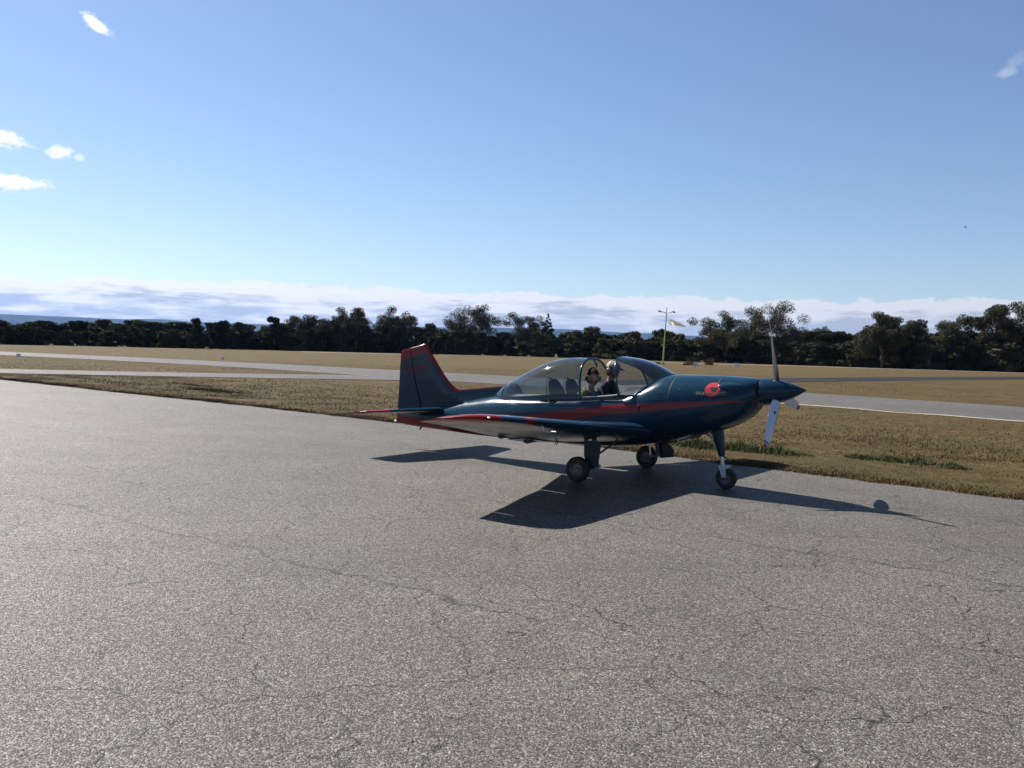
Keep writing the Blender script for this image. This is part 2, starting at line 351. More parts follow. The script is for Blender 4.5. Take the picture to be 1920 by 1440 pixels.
class MB:
    """collects tubes, boxes and plates into one mesh"""
    def __init__(s): s.v = []; s.f = []; s.m = []
    def add(s, v, f, m=0):
        o = len(s.v); s.v += [Vector(p) for p in v]; s.f += [tuple(i + o for i in q) for q in f]; s.m += [m] * len(f)
    def grid(s, rows, closed=False, m=0, cap=False):
        n = len(rows[0]); v = [p for r in rows for p in r]; f = []
        for i in range(len(rows) - 1):
            for j in range(n if closed else n - 1):
                k = (j + 1) % n; f.append((i * n + j, i * n + k, (i + 1) * n + k, (i + 1) * n + j))
        if cap: f.append(tuple(range(n - 1, -1, -1))); f.append(tuple((len(rows) - 1) * n + j for j in range(n)))
        s.add(v, f, m)
    def tube(s, pts, rad, n=10, m=0, cap=True):
        pts = [Vector(p) for p in pts]; rad = rad if isinstance(rad, (list, tuple)) else [rad] * len(pts); rows = []
        for i, p in enumerate(pts):
            d = (pts[min(i + 1, len(pts) - 1)] - pts[max(i - 1, 0)]).normalized()
            u = d.orthogonal().normalized() if i == 0 else (u - d * u.dot(d)).normalized()
            w = d.cross(u); rows.append([p + (u * math.cos(a) + w * math.sin(a)) * rad[i] for a in np.linspace(0, 2 * math.pi, n, endpoint=False)])
        s.grid(rows, True, m, cap)
    def box(s, c, sz, rot=None, m=0):
        c = Vector(c); q = []
        for i in range(8):
            p = Vector(((-.5, .5)[i & 1] * sz[0], (-.5, .5)[i >> 1 & 1] * sz[1], (-.5, .5)[i >> 2] * sz[2]))
            q.append(c + (rot @ p if rot else p))
        s.add(q, [(0, 2, 3, 1), (4, 5, 7, 6), (0, 1, 5, 4), (2, 6, 7, 3), (0, 4, 6, 2), (1, 3, 7, 5)], m)
    def plate(s, poly, off, m=0):
        """polygon (3D points) thickened by vector off"""
        off = Vector(off); n = len(poly); a = [Vector(p) for p in poly]; b = [p + off for p in a]
        s.add(a + b, [tuple(range(n - 1, -1, -1)), tuple(range(n, 2 * n))] + [(i, (i + 1) % n, n + (i + 1) % n, n + i) for i in range(n)], m)
    def ball(s, c, r, n=12, m=0):
        c = Vector(c); r = r if isinstance(r, (tuple, list)) else (r, r, r); rows = []
        for i in range(n // 2 + 1):
            t = -math.pi / 2 + math.pi * i / (n // 2); rows.append([c + Vector((r[0] * math.cos(t) * math.cos(a), r[1] * math.cos(t) * math.sin(a), r[2] * math.sin(t))) for a in np.linspace(0, 2 * math.pi, n, endpoint=False)])
        s.grid(rows, True, m)
    def lathe_y(s, c, prof, n=28, m=0):
        """profile of (radius, y) revolved about the local y axis through c"""
        c = Vector(c); s.grid([[c + Vector((r * math.cos(a), y, r * math.sin(a))) for a in np.linspace(0, 2 * math.pi, n, endpoint=False)] for r, y in prof], True, m)
    def build(s, name, mats, parent=None, smooth=True, normals=True):
        ob = mesh_obj(name, s.v, s.f, mats, parent, smooth, s.m)
        if normals: fix_normals(ob)
        if smooth: ob.data.set_sharp_from_angle(angle=R(38))
        return ob

# ------------------------------------------------------------------ the ground
def sstep(a, b, t):
    t = min(1, max(0, (t - a) / (b - a))); return t * t * (3 - 2 * t)
def gz(x, y):
    return TILT * 260 * math.tanh(x / 260) * sstep(18, 60, y)
def axis(near, far, step, grow):
    a = [0.0]; s = step
    while a[-1] < far:
        if a[-1] > near: s *= grow
        a.append(a[-1] + s)
    return a
ax = axis(60, 14000, 3.0, 1.25); xs = sorted(set([-v for v in ax] + ax)); ys = [-v for v in axis(20, 4000, 8.0, 1.5)][::-1][:-1] + axis(90, 16000, 3.0, 1.2)
gv = [(x, y, gz(x, y) - .012) for y in ys for x in xs]; nx = len(xs)
gf = [(j * nx + i, j * nx + i + 1, (j + 1) * nx + i + 1, (j + 1) * nx + i) for j in range(len(ys) - 1) for i in range(nx - 1)]
ground = tag(mesh_obj('ground', gv, gf, 'dry_field'), 'dry brown grass airfield stretching to the tree line', None, kind='structure')

def resample(pts, step):
    pts = [Vector((p[0], p[1])) for p in pts]; out = [pts[0]]
    for a, b in zip(pts[:-1], pts[1:]):
        n = max(1, int((b - a).length / step))
        for i in range(1, n + 1): out.append(a.lerp(b, i / n))
    return out
def smooth_line(pts, it=2):
    pts = [Vector((p[0], p[1])) for p in pts]
    for _ in range(it):
        q = [pts[0]]
        for a, b in zip(pts[:-1], pts[1:]): q += [a.lerp(b, .25), a.lerp(b, .75)]
        pts = q + [pts[-1]]
    return pts
def jag(p, amp, f):
    v = mnoise.noise_vector(Vector((p.x * f, p.y * f, 0))) * amp + mnoise.noise_vector(Vector((p.x * f * 3.7, p.y * f * 3.7, 4))) * amp * .5
    return Vector((p.x + v.x, p.y + v.y))
def strip(name, upper, lower, z, mat, n=120, amp=.08, cross=6):
    def par(l):
        l = smooth_line(l); d = [0]
        for a, b in zip(l[:-1], l[1:]): d.append(d[-1] + (b - a).length)
        return [Vector((np.interp(t * d[-1], d, [p.x for p in l]), np.interp(t * d[-1], d, [p.y for p in l]))) for t in np.linspace(0, 1, n)]
    u = [jag(p, amp, 1.1) for p in par(upper)]; l = [jag(p, amp, 1.3) for p in par(lower)]
    rows = [[(*a.lerp(b, k / cross), 0) for k in range(cross + 1)] for a, b in zip(l, u)]
    rows = [[(x, y, gz(x, y) + z) for x, y, _ in r] for r in rows]
    m = MB(); m.grid(rows); return m.build(name, mat, None, False)
EDGE = [(-64, 62), (-40, 45.4), (-17.07, 29.14), (-10.88, 24.79), (-6.3, 21.9), (-2.29, 19.05), (-.28, 17.55), (2.15, 15.75), (3.05, 14.95), (4.26, 13.95), (5.83, 12.73), (7.05, 11.85), (16, 5.3), (40, -12), (64, -29)]
apron_edge = [jag(p, .075, 2.4) for p in resample(EDGE, .07)]
rows = []
for p in apron_edge[::1]:
    n_ = Vector((-.588, -.809)); r_ = []
    for d in (0, .5, 2, 6, 14, 30, 80):
        q = p + n_ * d; r_.append((q.x, q.y, gz(q.x, q.y) + (.004 if d else -.03)))
    r_.insert(1, (p.x + n_.x * .02, p.y + n_.y * .02, gz(p.x, p.y) + .004)); rows.append(r_)
m = MB(); m.grid(rows); apron = tag(m.build('apron', 'apron_asphalt', None, False), 'weathered grey asphalt apron with fine cracks', None, kind='structure')
tA_up = [(-110, 123), (-54.32, 92.6), (-36.43, 82.77), (-21.63, 73.67), (-8, 63.3), (-.02, 56.9), (8.15, 50.3), (14.8, 45.2), (23.8, 38.3), (60, 11), (100, -19)]
tA_lo = [(-100, 110), (-44.93, 76.59), (-29.92, 67.99), (-17.53, 59.0), (-9.3, 50.6), (-5.75, 46.6), (-3.09, 44.9), (-.29, 43.0), (6.0, 38.6), (11.4, 34.9), (18.6, 29.9), (54, 4.6), (94, -24)]
tag(strip('taxiway', tA_up, tA_lo, .002, 'taxiway_asphalt', 260), 'pale asphalt taxiway crossing the dry field', None, kind='structure')
tB_up = [(-66, 12), (-36, 31), (-23.05, 40.3), (-18.81, 43.0), (-13.49, 46.6), (-9.3, 49.6), (-5.0, 51.5)]
tB_lo = [(-62, 6), (-33, 25), (-20.13, 34.6), (-16.47, 37.2), (-11.79, 40.4), (-7.0, 43.4), (-3.0, 45.2)]
tag(strip('taxiway_branch', tB_up, tB_lo, .006, 'taxiway_asphalt', 160), 'narrow pale asphalt branch joining the taxiway', None, kind='structure')
tR_up = [(4, 52.2), (9.2, 57.5), (23.02, 72.6), (39.85, 90.5), (68.95, 118.1), (110, 156), (220, 258)]
tR_lo = [(6, 47.5), (10.5, 52.0), (20.5, 62.2), (38.05, 79.9), (58.5, 99.2), (104, 141), (214, 243)]
tag(strip('runway', tR_up, tR_lo, .010, 'runway_asphalt', 160), 'dark asphalt runway running away across the field', None, kind='structure')
def sheet(name, line, w, z, mat):
    rows = []
    for i, p in enumerate(resample(line, 1.5)):
        q = jag(p, .5, .6); rows.append([(q.x, q.y - w, gz(q.x, q.y - w) + z), (q.x, q.y, gz(q.x, q.y) + z + .02), (q.x, q.y + w, gz(q.x, q.y + w) + z)])
    m = MB(); m.grid(rows); return m.build(name, mat, None, False)
tag(sheet('sand_track', [(-43, 178), (-34, 186), (-22, 190)], 1.6, .05, 'sand'), 'pale sand strip before the tree line', None, kind='structure')
tag(sheet('sand_track', [(27, 163), (60, 172), (110, 166)], 1.2, .05, 'sand'), 'pale sandy firebreak along the foot of the wood', None, kind='structure')
edge_line = [(8.0, 36.9), (11.4, 34.55), (18.6, 29.55), (40, 14.2), (54, 4.2)]
tag(sheet('sand_edge', edge_line, .07, -.004, 'sand'), 'pale sandy edge along the taxiway', None, kind='structure')
# small pebbles and debris on the apron, too small to count
pv, pf = [], []
for i in range(160):
    y = 3.2 + 12 * random.random() ** 1.5; x = random.uniform(-.62, .62) * y
    if x * .588 + y * .809 > 13.1: continue
    r = random.uniform(.003, .009); o = len(pv)
    for dx, dy, dz in ((r, 0, 0), (-r * .5, r * .8, 0), (-r * .6, -r * .9, 0), (0, 0, r * 1.1)): pv.append((x + dx, y + dy, .004 + dz))
    pf += [(o, o + 1, o + 3), (o + 1, o + 2, o + 3), (o + 2, o, o + 3)]
tag(mesh_obj('gravel_specks', pv, pf, 'interior_pale', None, False), 'tiny loose stone chips scattered over the apron', 'gravel', kind='stuff')

# grass blades
def blades(n_, sampler, hgt, wid, lean=.6):
    V = np.zeros((n_ * 3, 3)); 
    for i in range(n_):
        x, y, s = sampler(); a = random.uniform(0, 6.283); h = hgt * random.uniform(.45, 1.25) * s; w = wid * random.uniform(.6, 1.4)
        la = random.uniform(0, 6.283); le = random.uniform(.1, lean) * h; z = gz(x, y) - .012
        V[i * 3] = (x - math.cos(a) * w, y - math.sin(a) * w, z); V[i * 3 + 1] = (x + math.cos(a) * w, y + math.sin(a) * w, z)
        V[i * 3 + 2] = (x + math.cos(la) * le, y + math.sin(la) * le, z + h)
    return V
def blade_obj(name, V, mat):
    n_ = len(V) // 3; me = bpy.data.meshes.new(name); me.vertices.add(n_ * 3); me.vertices.foreach_set('co', V.ravel())
    me.loops.add(n_ * 3); me.loops.foreach_set('vertex_index', np.arange(n_ * 3, dtype=np.int32)); me.polygons.add(n_)
    me.polygons.foreach_set('loop_start', np.arange(0, n_ * 3, 3, dtype=np.int32)); me.polygons.foreach_set('loop_total', np.full(n_, 3, dtype=np.int32))
    me.update(calc_edges=True); me.validate(); me.materials.append(MATS[mat]); o = bpy.data.objects.new(name, me); col.objects.link(o); return o
EN = Vector((.588, .809))
edge_pts = [p for p in apron_edge if -22 < p.x < 12]
def near_sampler():
    while True:
        p = random.choice(edge_pts); d = random.random() ** 1.7 * 9.0 - (.035 if random.random() < .7 else .14 * random.random()); q = p + EN * d + Vector((.809, -.588)) * random.uniform(-.06, .06)
        if abs(q.x) > .66 * q.y + .5: continue
        c = mnoise.noise(Vector((q.x * .8, q.y * .8, 3))) ; c2 = mnoise.noise(Vector((q.x * 3, q.y * 3, 8)))
        if random.random() > .50 + .85 * c + .55 * c2 and d > .15: continue
        return q.x, q.y, (.6 if d < .12 else 1.0) * (.8 + .35 * c)
tag(blade_obj('grass', blades(120000, near_sampler, .032, .0045, 1.3), 'grass_dry'), 'short dry brown grass along the apron edge', 'grass', kind='stuff')
def verge_sampler():
    while True:
        p = random.choice(edge_pts); d = abs(random.gauss(0, .42)) - .10; q = p + EN * d + Vector((.809, -.588)) * random.uniform(-.06, .06)
        c = mnoise.noise(Vector((q.x * 1.7, q.y * 1.7, 9)))
        if random.random() > .65 + .9 * c: continue
        return q.x, q.y, .75 + .6 * c
tag(blade_obj('grass', blades(34000, verge_sampler, .062, .0055, 1.2), 'grass_thatch'), 'darker thatch of longer grass hanging over the apron edge', 'grass', kind='stuff')
ev, ef = [], []
for i in range(2600):
    p = random.choice(edge_pts); q = p + EN * random.gauss(-.07, .09) + Vector((.809, -.588)) * random.uniform(-.08, .08); r = random.uniform(.004, .013); o = len(ev); a0 = random.uniform(0, 6.28)
    for k in range(4): ev.append((q.x + r * math.cos(a0 + k * 1.57) * random.uniform(.7, 1.2), q.y + r * math.sin(a0 + k * 1.57) * random.uniform(.7, 1.2), gz(q.x, q.y) - .004))
    ev.append((q.x, q.y, gz(q.x, q.y) + .004 + r * .7)); ef += [(o, o + 1, o + 4), (o + 1, o + 2, o + 4), (o + 2, o + 3, o + 4), (o + 3, o, o + 4)]
tag(mesh_obj('gravel', ev, ef, 'sand', None, False), 'loose pale gravel crumbling along the apron edge', 'gravel', kind='stuff')
def far_sampler():
    while True:
        y = 17 + 62 * random.random() ** 1.3; x = random.uniform(-.64, .64) * y
        if x * .588 + y * .809 < 15.5: continue
        if y > 26 and 30 < y < 72 and in_road(x, y): continue
        c = mnoise.noise(Vector((x * .25, y * .35, 5))); 
        if random.random() > .5 + .8 * c: continue
        return x, y, .9
def in_poly(x, y, poly):
    ins = False; j = len(poly) - 1
    for i in range(len(poly)):
        a, b = poly[i], poly[j]
        if (a[1] > y) != (b[1] > y) and x < (b[0] - a[0]) * (y - a[1]) / (b[1] - a[1]) + a[0]: ins = not ins
        j = i
    return ins
PA = tA_up + tA_lo[::-1]; PB = tB_up + tB_lo[::-1]; PR = tR_up + tR_lo[::-1]
def in_road(x, y): return in_poly(x, y, PA) or in_poly(x, y, PB) or in_poly(x, y, PR)
tag(blade_obj('grass', blades(60000, far_sampler, .045, .010, 1.2), 'grass_dry'), 'thin dry grass over the open field', 'grass', kind='stuff')
def clump(name, pts, rad, n_, h, label):
    def smp():
        p = random.choice(pts); a = random.uniform(0, 6.283); rr_ = rad * (.35 + .9 * abs(mnoise.noise(Vector((p[0] * 3.1, p[1] * 3.1, 2))))); r = rr_ * random.random() ** .7; k = (1.1 - .8 * (r / rr_)) * (.45 + .9 * abs(mnoise.noise(Vector((p[0] * 2.3, p[1] * 2.3, 6)))))
        return p[0] + math.cos(a) * r * 1.5, p[1] + math.sin(a) * r, k
    V = blades(n_, smp, h, .008, .7); c = V.mean(axis=0); c[2] = gz(c[0], c[1]) - .012
    o = blade_obj(name, V - c, 'grass_green'); o.location = c; tag(o, label, 'plant', 'green grass clumps on the dry field', 'stuff'); return o
def along(a, b, n_): return [(a[0] + (b[0] - a[0]) * t + random.uniform(-.25, .25), a[1] + (b[1] - a[1]) * t + random.uniform(-.28, .28)) for t in np.linspace(0, 1, n_)]
clump('grass_clump', along((3.0, 17.5), (5.1, 16.7), 22), .42, 7000, .21, 'tall bright green grass clump behind the nose wheel')
clump('grass_clump', along((6.5, 16.6), (8.0, 15.6), 16), .34, 3600, .14, 'low green grass clump ahead of the propeller near the apron edge')
clump('grass_clump', along((-10.4, 28.7), (-8.8, 27.5), 12), .6, 2600, .12, 'green grass clump beside the taxiway branch behind the tail')
clump('grass_clump', along((-12.2, 31.8), (-10.6, 30.6), 7), .30, 600, .10, 'sparse green grass patch nearest the taxiway branch')

# ------------------------------------------------------------------ far hills and the air
hx = np.linspace(-9500, 9500, 150); rows = []
for k, (fy, fh) in enumerate(((0, 0.0), (350, .45), (800, .86), (1300, 1.0), (2200, .93), (4200, .0))):
    r_ = []
    for x in hx:
        prof = 225 + 42 * mnoise.noise(Vector((x * .00042, 1.3, 0))) + 16 * mnoise.noise(Vector((x * .0016, 7.7, 0))) + 6 * mnoise.noise(Vector((x * .006, 2.2, 0)))
        rough = 14 * mnoise.noise(Vector((x * .004, fy * .004, 3))) if 0 < fh < 1 else 0
        r_.append((x, 9000 + fy + 260 * mnoise.noise(Vector((x * .0011, 5, fy * .001))), -120 + (prof + 120 + TILT * x * .85) * fh + rough))
    rows.append(r_)
m = MB(); m.grid(rows); tag(m.build('hills', 'hill_forest'), 'low forested escarpment on the horizon', None, kind='structure')
m = MB(); m.box((0, 5200, 115), (26000, 18400, 700)); hz = m.build('haze', 'interior', None, False); hz.data.materials.clear()
hm = bpy.data.materials.new('haze_air'); hm.use_nodes = True; t = NT(hm.node_tree); t.n.remove(t.n['Principled BSDF'])
pv_ = t.new('ShaderNodeVolumePrincipled'); pv_.inputs['Color'].default_value = (.25, .46, 1.0, 1); pv_.inputs['Density'].default_value = .000026; pv_.inputs['Anisotropy'].default_value = .2
t.l.new(pv_.outputs[0], t.n['Material Output'].inputs['Volume']); hz.data.materials.append(hm); tag(hz, 'thin blue air over the country', 'haze', kind='stuff')

# ------------------------------------------------------------------ trees
def leaf_quads(centres, radii, count, size, droop=.3, flat=1.0):
    """leaf clumps: small folded quads spread through ellipsoid clusters"""
    wts = np.array([r ** 2 for r in radii]); wts /= wts.sum(); idx = rng.choice(len(centres), count, p=wts)
    C = np.array(centres)[idx]; Rr = np.array(radii)[idx][:, None]
    d = rng.normal(size=(count, 3)); d /= np.linalg.norm(d, axis=1)[:, None]; rad = rng.random((count, 1)) ** .42
    P = C + d * Rr * rad * np.array([1, 1, .72 * flat]); s = size * rng.uniform(.55, 1.35, (count, 1))
    u = rng.normal(size=(count, 3)); u[:, 2] -= droop * 1.2; u /= np.linalg.norm(u, axis=1)[:, None]
    w = np.cross(u, rng.normal(size=(count, 3))); w /= np.linalg.norm(w, axis=1)[:, None]
    V = np.empty((count, 4, 3)); V[:, 0] = P - u * s; V[:, 1] = P + w * s * .42; V[:, 2] = P + u * s; V[:, 3] = P - w * s * .42
    return V.reshape(-1, 3)
def quad_mesh(name, V, mat):
    n_ = len(V) // 4; me = bpy.data.meshes.new(name); me.vertices.add(n_ * 4); me.vertices.foreach_set('co', V.ravel())
    me.loops.add(n_ * 4); me.loops.foreach_set('vertex_index', np.arange(n_ * 4, dtype=np.int32)); me.polygons.add(n_)
    me.polygons.foreach_set('loop_start', np.arange(0, n_ * 4, 4, dtype=np.int32)); me.polygons.foreach_set('loop_total', np.full(n_, 4, dtype=np.int32))
    me.update(calc_edges=True); me.materials.append(MATS[mat]); return me
def tree_meshes(kind, h, wd, seed, leaf, bark, n_leaf, size):
    """returns (trunk mesh, crown mesh) of a tree of height h and crown width wd"""
    random.seed(seed); mb = MB(); cs, rs = [], []
    if kind == 'gum':
        base = h * random.uniform(.16, .26); mb.tube([(0, 0, -.3), (.05 * wd * random.uniform(-1, 1), 0, base * .5), (random.uniform(-.06, .06) * wd, random.uniform(-.06, .06) * wd, base)], [h * .026, h * .021, h * .018], 8)
        top = Vector(mb.v[-1]); n_l = random.randint(7, 9)
        for i in range(n_l):
            a = 6.283 * i / n_l + random.uniform(-.4, .4); spread = random.uniform(.22, .52) * wd; hh = h * random.uniform(.62, .95)
            if i == 0: spread = .06 * wd; hh = h * .95
            p0 = Vector((0, 0, base * random.uniform(.7, 1.0))); p3 = Vector((math.cos(a) * spread, math.sin(a) * spread, hh - .10 * h))
            p1 = p0.lerp(p3, .4) + Vector((math.cos(a), math.sin(a), 0)) * spread * -.08; p2 = p0.lerp(p3, .75) + Vector((random.uniform(-.3, .3), random.uniform(-.3, .3), 0))
            mb.tube([p0, p1, p2, p3], [h * .013, h * .009, h * .006, h * .003], 6)
            for j in range(random.randint(5, 7)):
                r = random.uniform(.085, .155) * (h * .5 + wd * .5); off = Vector((random.gauss(0, .12) * wd, random.gauss(0, .12) * wd, random.uniform(-.20, .06) * h))
                c = p3 + off; c.z = min(c.z, h - r * .7); cs.append(tuple(c)); rs.append(r); mb.tube([p2, p2.lerp(c, .6) + Vector((0, 0, -.1)), c], [h * .004, h * .003, h * .0015], 5)
        for j in range(14):
            a = random.uniform(0, 6.283); q = random.uniform(.1, .42) * wd; r = random.uniform(.09, .15) * (h * .5 + wd * .5)
            cs.append((math.cos(a) * q, math.sin(a) * q, h * random.uniform(.3, .55))); rs.append(r)
    elif kind == 'dense':
        mb.tube([(0, 0, -.3), (0, 0, h * .35), (.05 * wd, 0, h * .75)], [h * .024, h * .017, h * .006], 8)
        for j in range(34):
            a = random.uniform(0, 6.283); t_ = random.random() ** .8; zz = h * (.06 + .80 * t_); q = wd * .5 * math.sqrt(random.random()) * (1.0 - .55 * max(0, t_ - .45) / .55) * .86
            r = random.uniform(.095, .165) * (h + wd) * .5; cs.append((math.cos(a) * q, math.sin(a) * q, min(zz, h - r * .72))); rs.append(r)
            if j % 2: mb.tube([(0, 0, zz * .5), (math.cos(a) * q * .6, math.sin(a) * q * .6, zz * .85), cs[-1]], [h * .008, h * .005, h * .002], 5)
    elif kind == 'pine':
        mb.tube([(0, 0, -.3), (0, 0, h * .5), (0, 0, h * .97)], [h * .02, h * .012, h * .003], 8)
        for j in range(26):
            t_ = (j + .5) / 26; zz = h * (.22 + .74 * t_); q = wd * .42 * (1 - t_) ** .8; a = j * 2.4
            cs.append((math.cos(a) * q, math.sin(a) * q, zz)); rs.append(max(.3, wd * .24 * (1.1 - t_)))
            mb.tube([(0, 0, zz), cs[-1]], [h * .005, h * .002], 5)
    else:   # bush: foliage down to the ground
        for k in range(4):
            a = random.uniform(0, 6.283); mb.tube([(0, 0, -.2), (math.cos(a) * wd * .12, math.sin(a) * wd * .12, h * .4), (math.cos(a) * wd * .26, math.sin(a) * wd * .26, h * .78)], [h * .02, h * .013, h * .004], 6)
        for j in range(34):
            a = random.uniform(0, 6.283); t_ = random.random() ** 1.2; q = wd * .5 * math.sqrt(random.random()) * .85 * (1 - .4 * t_)
            r = random.uniform(.10, .17) * (h + wd) * .5; cs.append((math.cos(a) * q, math.sin(a) * q, max(r * .55, min(h * (.05 + .85 * t_), h - r * .7)))); rs.append(r)
    tm = bpy.data.meshes.new('trunk'); tm.from_pydata([tuple(map(float, v)) for v in mb.v], [], mb.f); tm.materials.append(MATS[bark]); tm.polygons.foreach_set('use_smooth', [True] * len(tm.polygons))
    return tm, quad_mesh('crown', leaf_quads(cs, rs, n_leaf, size, .5 if kind == 'gum' else .25), leaf)
def place_tree(name, ms, x, y, label, group=None, sc=(1, 1, 1), rz=0.0):
    e = empty(name, (x, y, gz(x, y)), rz); e.scale = sc; tag(e, label, 'tree', group)
    for nm, me in zip(('trunk', 'crown'), ms):
        o = bpy.data.objects.new(nm, me); col.objects.link(o); o.parent = e
    return e
def bearing(px): return (px - 960) / 1640.0            # tangent of the bearing from the camera, right positive
# the tall trees one by one: bearing column, distance, height, crown width, kind, leaf, bark, leaves, label
TALL = [
 (364, 176, 7.0, 2.8, 'dense', 'leaf_dark', 'bark', 1500, 'small pointed tree standing alone above the low wood'),
 (412, 182, 6.4, 4.6, 'dense', 'leaf_dark', 'bark', 2200, 'low broad dark crown next to the small pointed tree'),
 (511, 196, 8.1, 5.8, 'dense', 'leaf_dark', 'bark', 3000, 'rounded dark tree rising alone from the low wood'),
 (592, 206, 9.1, 9.0, 'gum', 'leaf_gum', 'bark', 4200, 'broad spreading gum tree where the wood grows taller'),
 (628, 212, 9.0, 6.5, 'gum', 'leaf_gum', 'bark', 3000, 'ragged gum tree beside the broad spreading gum'),
 (666, 212, 12.0, 6.0, 'gum', 'leaf_gum', 'bark_pale', 2400, 'tall thin gum tree with an open crown before the paired gums'),
 (724, 218, 12.2, 5.6, 'gum', 'leaf_gum', 'bark_pale', 2300, 'tall open gum of the pair above the tail fin, lumpy crown'),
 (757, 218, 11.4, 5.8, 'gum', 'leaf_gum', 'bark_pale', 2300, 'rounded open gum of the pair above the tail fin'),
 (803, 226, 8.6, 6.5, 'dense', 'leaf_gum', 'bark', 2600, 'low reddish green crown between the paired gums and the feathery tree'),
 (880, 230, 13.6, 11.0, 'gum', 'leaf_gum', 'bark', 5200, 'large feathery tree with a wide ragged crown'),
 (983, 236, 12.0, 8.6, 'gum', 'leaf_gum', 'bark_pale', 3400, 'open rounded gum tree growing against the dark pine'),
 (1022, 234, 11.8, 4.6, 'pine', 'leaf_dark', 'bark', 2600, 'dark conical pine tree beside the open gum'),
 (1106, 226, 8.8, 7.0, 'dense', 'leaf_gum', 'bark', 3000, 'round topped tree above the open cockpit'),
 (1187, 216, 7.8, 5.2, 'dense', 'leaf_dark', 'bark', 2200, 'low dark crown just before the windsock pole'),
 (1232, 214, 8.3, 5.4, 'dense', 'leaf_dark', 'bark', 2200, 'dark tree right behind the windsock pole'),
 (1356, 200, 12.1, 11.5, 'gum', 'leaf_gum', 'bark', 5600, 'wide rounded gum tree above the engine cowling'),
 (1448, 205, 14.6, 10.6, 'gum', 'leaf_gum', 'bark_pale', 4200, 'tallest open gum tree behind the upright propeller blade'),
 (1513, 206, 9.9, 6.4, 'gum', 'leaf_gum', 'bark_pale', 2300, 'small flat topped gum beside the tallest gum'),
 (1586, 200, 7.9, 7.0, 'dense', 'leaf_bush', 'bark', 2600, 'low bushy tree between the flat gum and the great dense tree'),
 (1650, 178, 12.4, 10.4, 'dense', 'leaf_gum', 'bark', 6500, 'great dense spreading tree with foliage to the ground, its broader half'),
 (1704, 180, 11.4, 8.0, 'dense', 'leaf_gum', 'bark', 4200, 'dense tree grown together with the great spreading tree'),
 (1772, 176, 10.6, 7.6, 'dense', 'leaf_gum', 'bark', 3800, 'brownish tree stepping up to the tall grove'),
 (1806, 178, 12.2, 6.4, 'dense', 'leaf_gum', 'bark', 3200, 'slim brownish tree in front of the tall grove'),
 (1856, 174, 14.3, 9.6, 'dense', 'leaf_gum', 'bark', 5600, 'tall brown crowned tree leading the grove by the runway end'),
 (1914, 176, 15.0, 9.6, 'gum', 'leaf_gum', 'bark_pale', 5200, 'tallest tree of the grove by the runway end with pale limbs'),
 (1975, 174, 14.0, 9.6, 'dense', 'leaf_gum', 'bark', 4600, 'brown crowned tree closing the grove by the runway end')]
NAMES = {'gum': 'gum_tree', 'dense': 'bushy_tree', 'pine': 'pine_tree'}
for i, (px, d, h, wd, kind, leaf, bark, nl, label) in enumerate(TALL):
    d += 7; h *= 1.04
    place_tree(NAMES[kind], tree_meshes(kind, h, wd * (1.22 if kind == 'gum' else 1.12), 40 + i, leaf, bark, int(nl * 4.2), .19 if kind != 'gum' else .18), bearing(px) * d, d, label)
# the low wood: repeated bushes and small trees in three rows
LINE = [(-420, 128), (0, 160.7), (240, 181), (480, 203), (750, 222), (954, 234), (1180, 214), (1440, 207), (1700, 183), (1920, 180), (2200, 178)]
TOPS = [(-420, 4.2), (0, 4.5), (250, 5.6), (480, 6.2), (600, 6.8), (900, 6.4), (1100, 7.0), (1250, 7.0), (1450, 8.0), (1560, 8.0), (1700, 8.6), (2200, 8.6)]
bush_meshes = [tree_meshes('bush', 5.0, random.uniform(4.6, 6.0), 200 + k, ('leaf_bush', 'leaf_bush', 'leaf_dark', 'leaf_gum')[k % 4], 'bark', 8000, .18) for k in range(7)]
small_meshes = [tree_meshes('dense', 6.5, random.uniform(4.2, 5.6), 300 + k, ('leaf_bush', 'leaf_dark', 'leaf_gum')[k % 3], 'bark', 8000, .18) for k in range(5)]
random.seed(11)
for row, (dd, k, step) in enumerate(((0, .82, 27), (4.5, 1.0, 30), (10, 1.08, 34))):
    px = -330.0
    while px < 2250:
        p = px + random.uniform(-.4, .4) * step; px += step * random.uniform(.75, 1.2)
        d = np.interp(p, [a for a, _ in LINE], [b for _, b in LINE]) + dd + random.uniform(-1.2, 2.2)
        hh = np.interp(p, [a for a, _ in TOPS], [b for _, b in TOPS]) * k * random.uniform(.82, 1.08) * (.9 if row == 0 else 1)
        if row == 0: ms = random.choice(bush_meshes); s = hh / 5.0; nm, lb, gr = 'bush', 'rounded dark green bush in the front row of the wood', 'bushes along the front of the wood'
        elif row == 1: ms = random.choice(small_meshes + bush_meshes[:3]); s = hh / 6.0; nm, lb, gr = 'small_tree', 'low dark tree in the middle of the continuous wood', 'low trees in the middle of the wood'
        else: ms = random.choice(small_meshes); s = hh / 6.5; nm, lb, gr = 'small_tree', 'low tree whose top closes the back of the wood', 'low trees at the back of the wood'
        place_tree(nm, ms, bearing(p) * d, d, lb, gr, (s * random.uniform(1.35, 1.95), s * random.uniform(1.0, 1.4), s), random.uniform(0, 6.28))

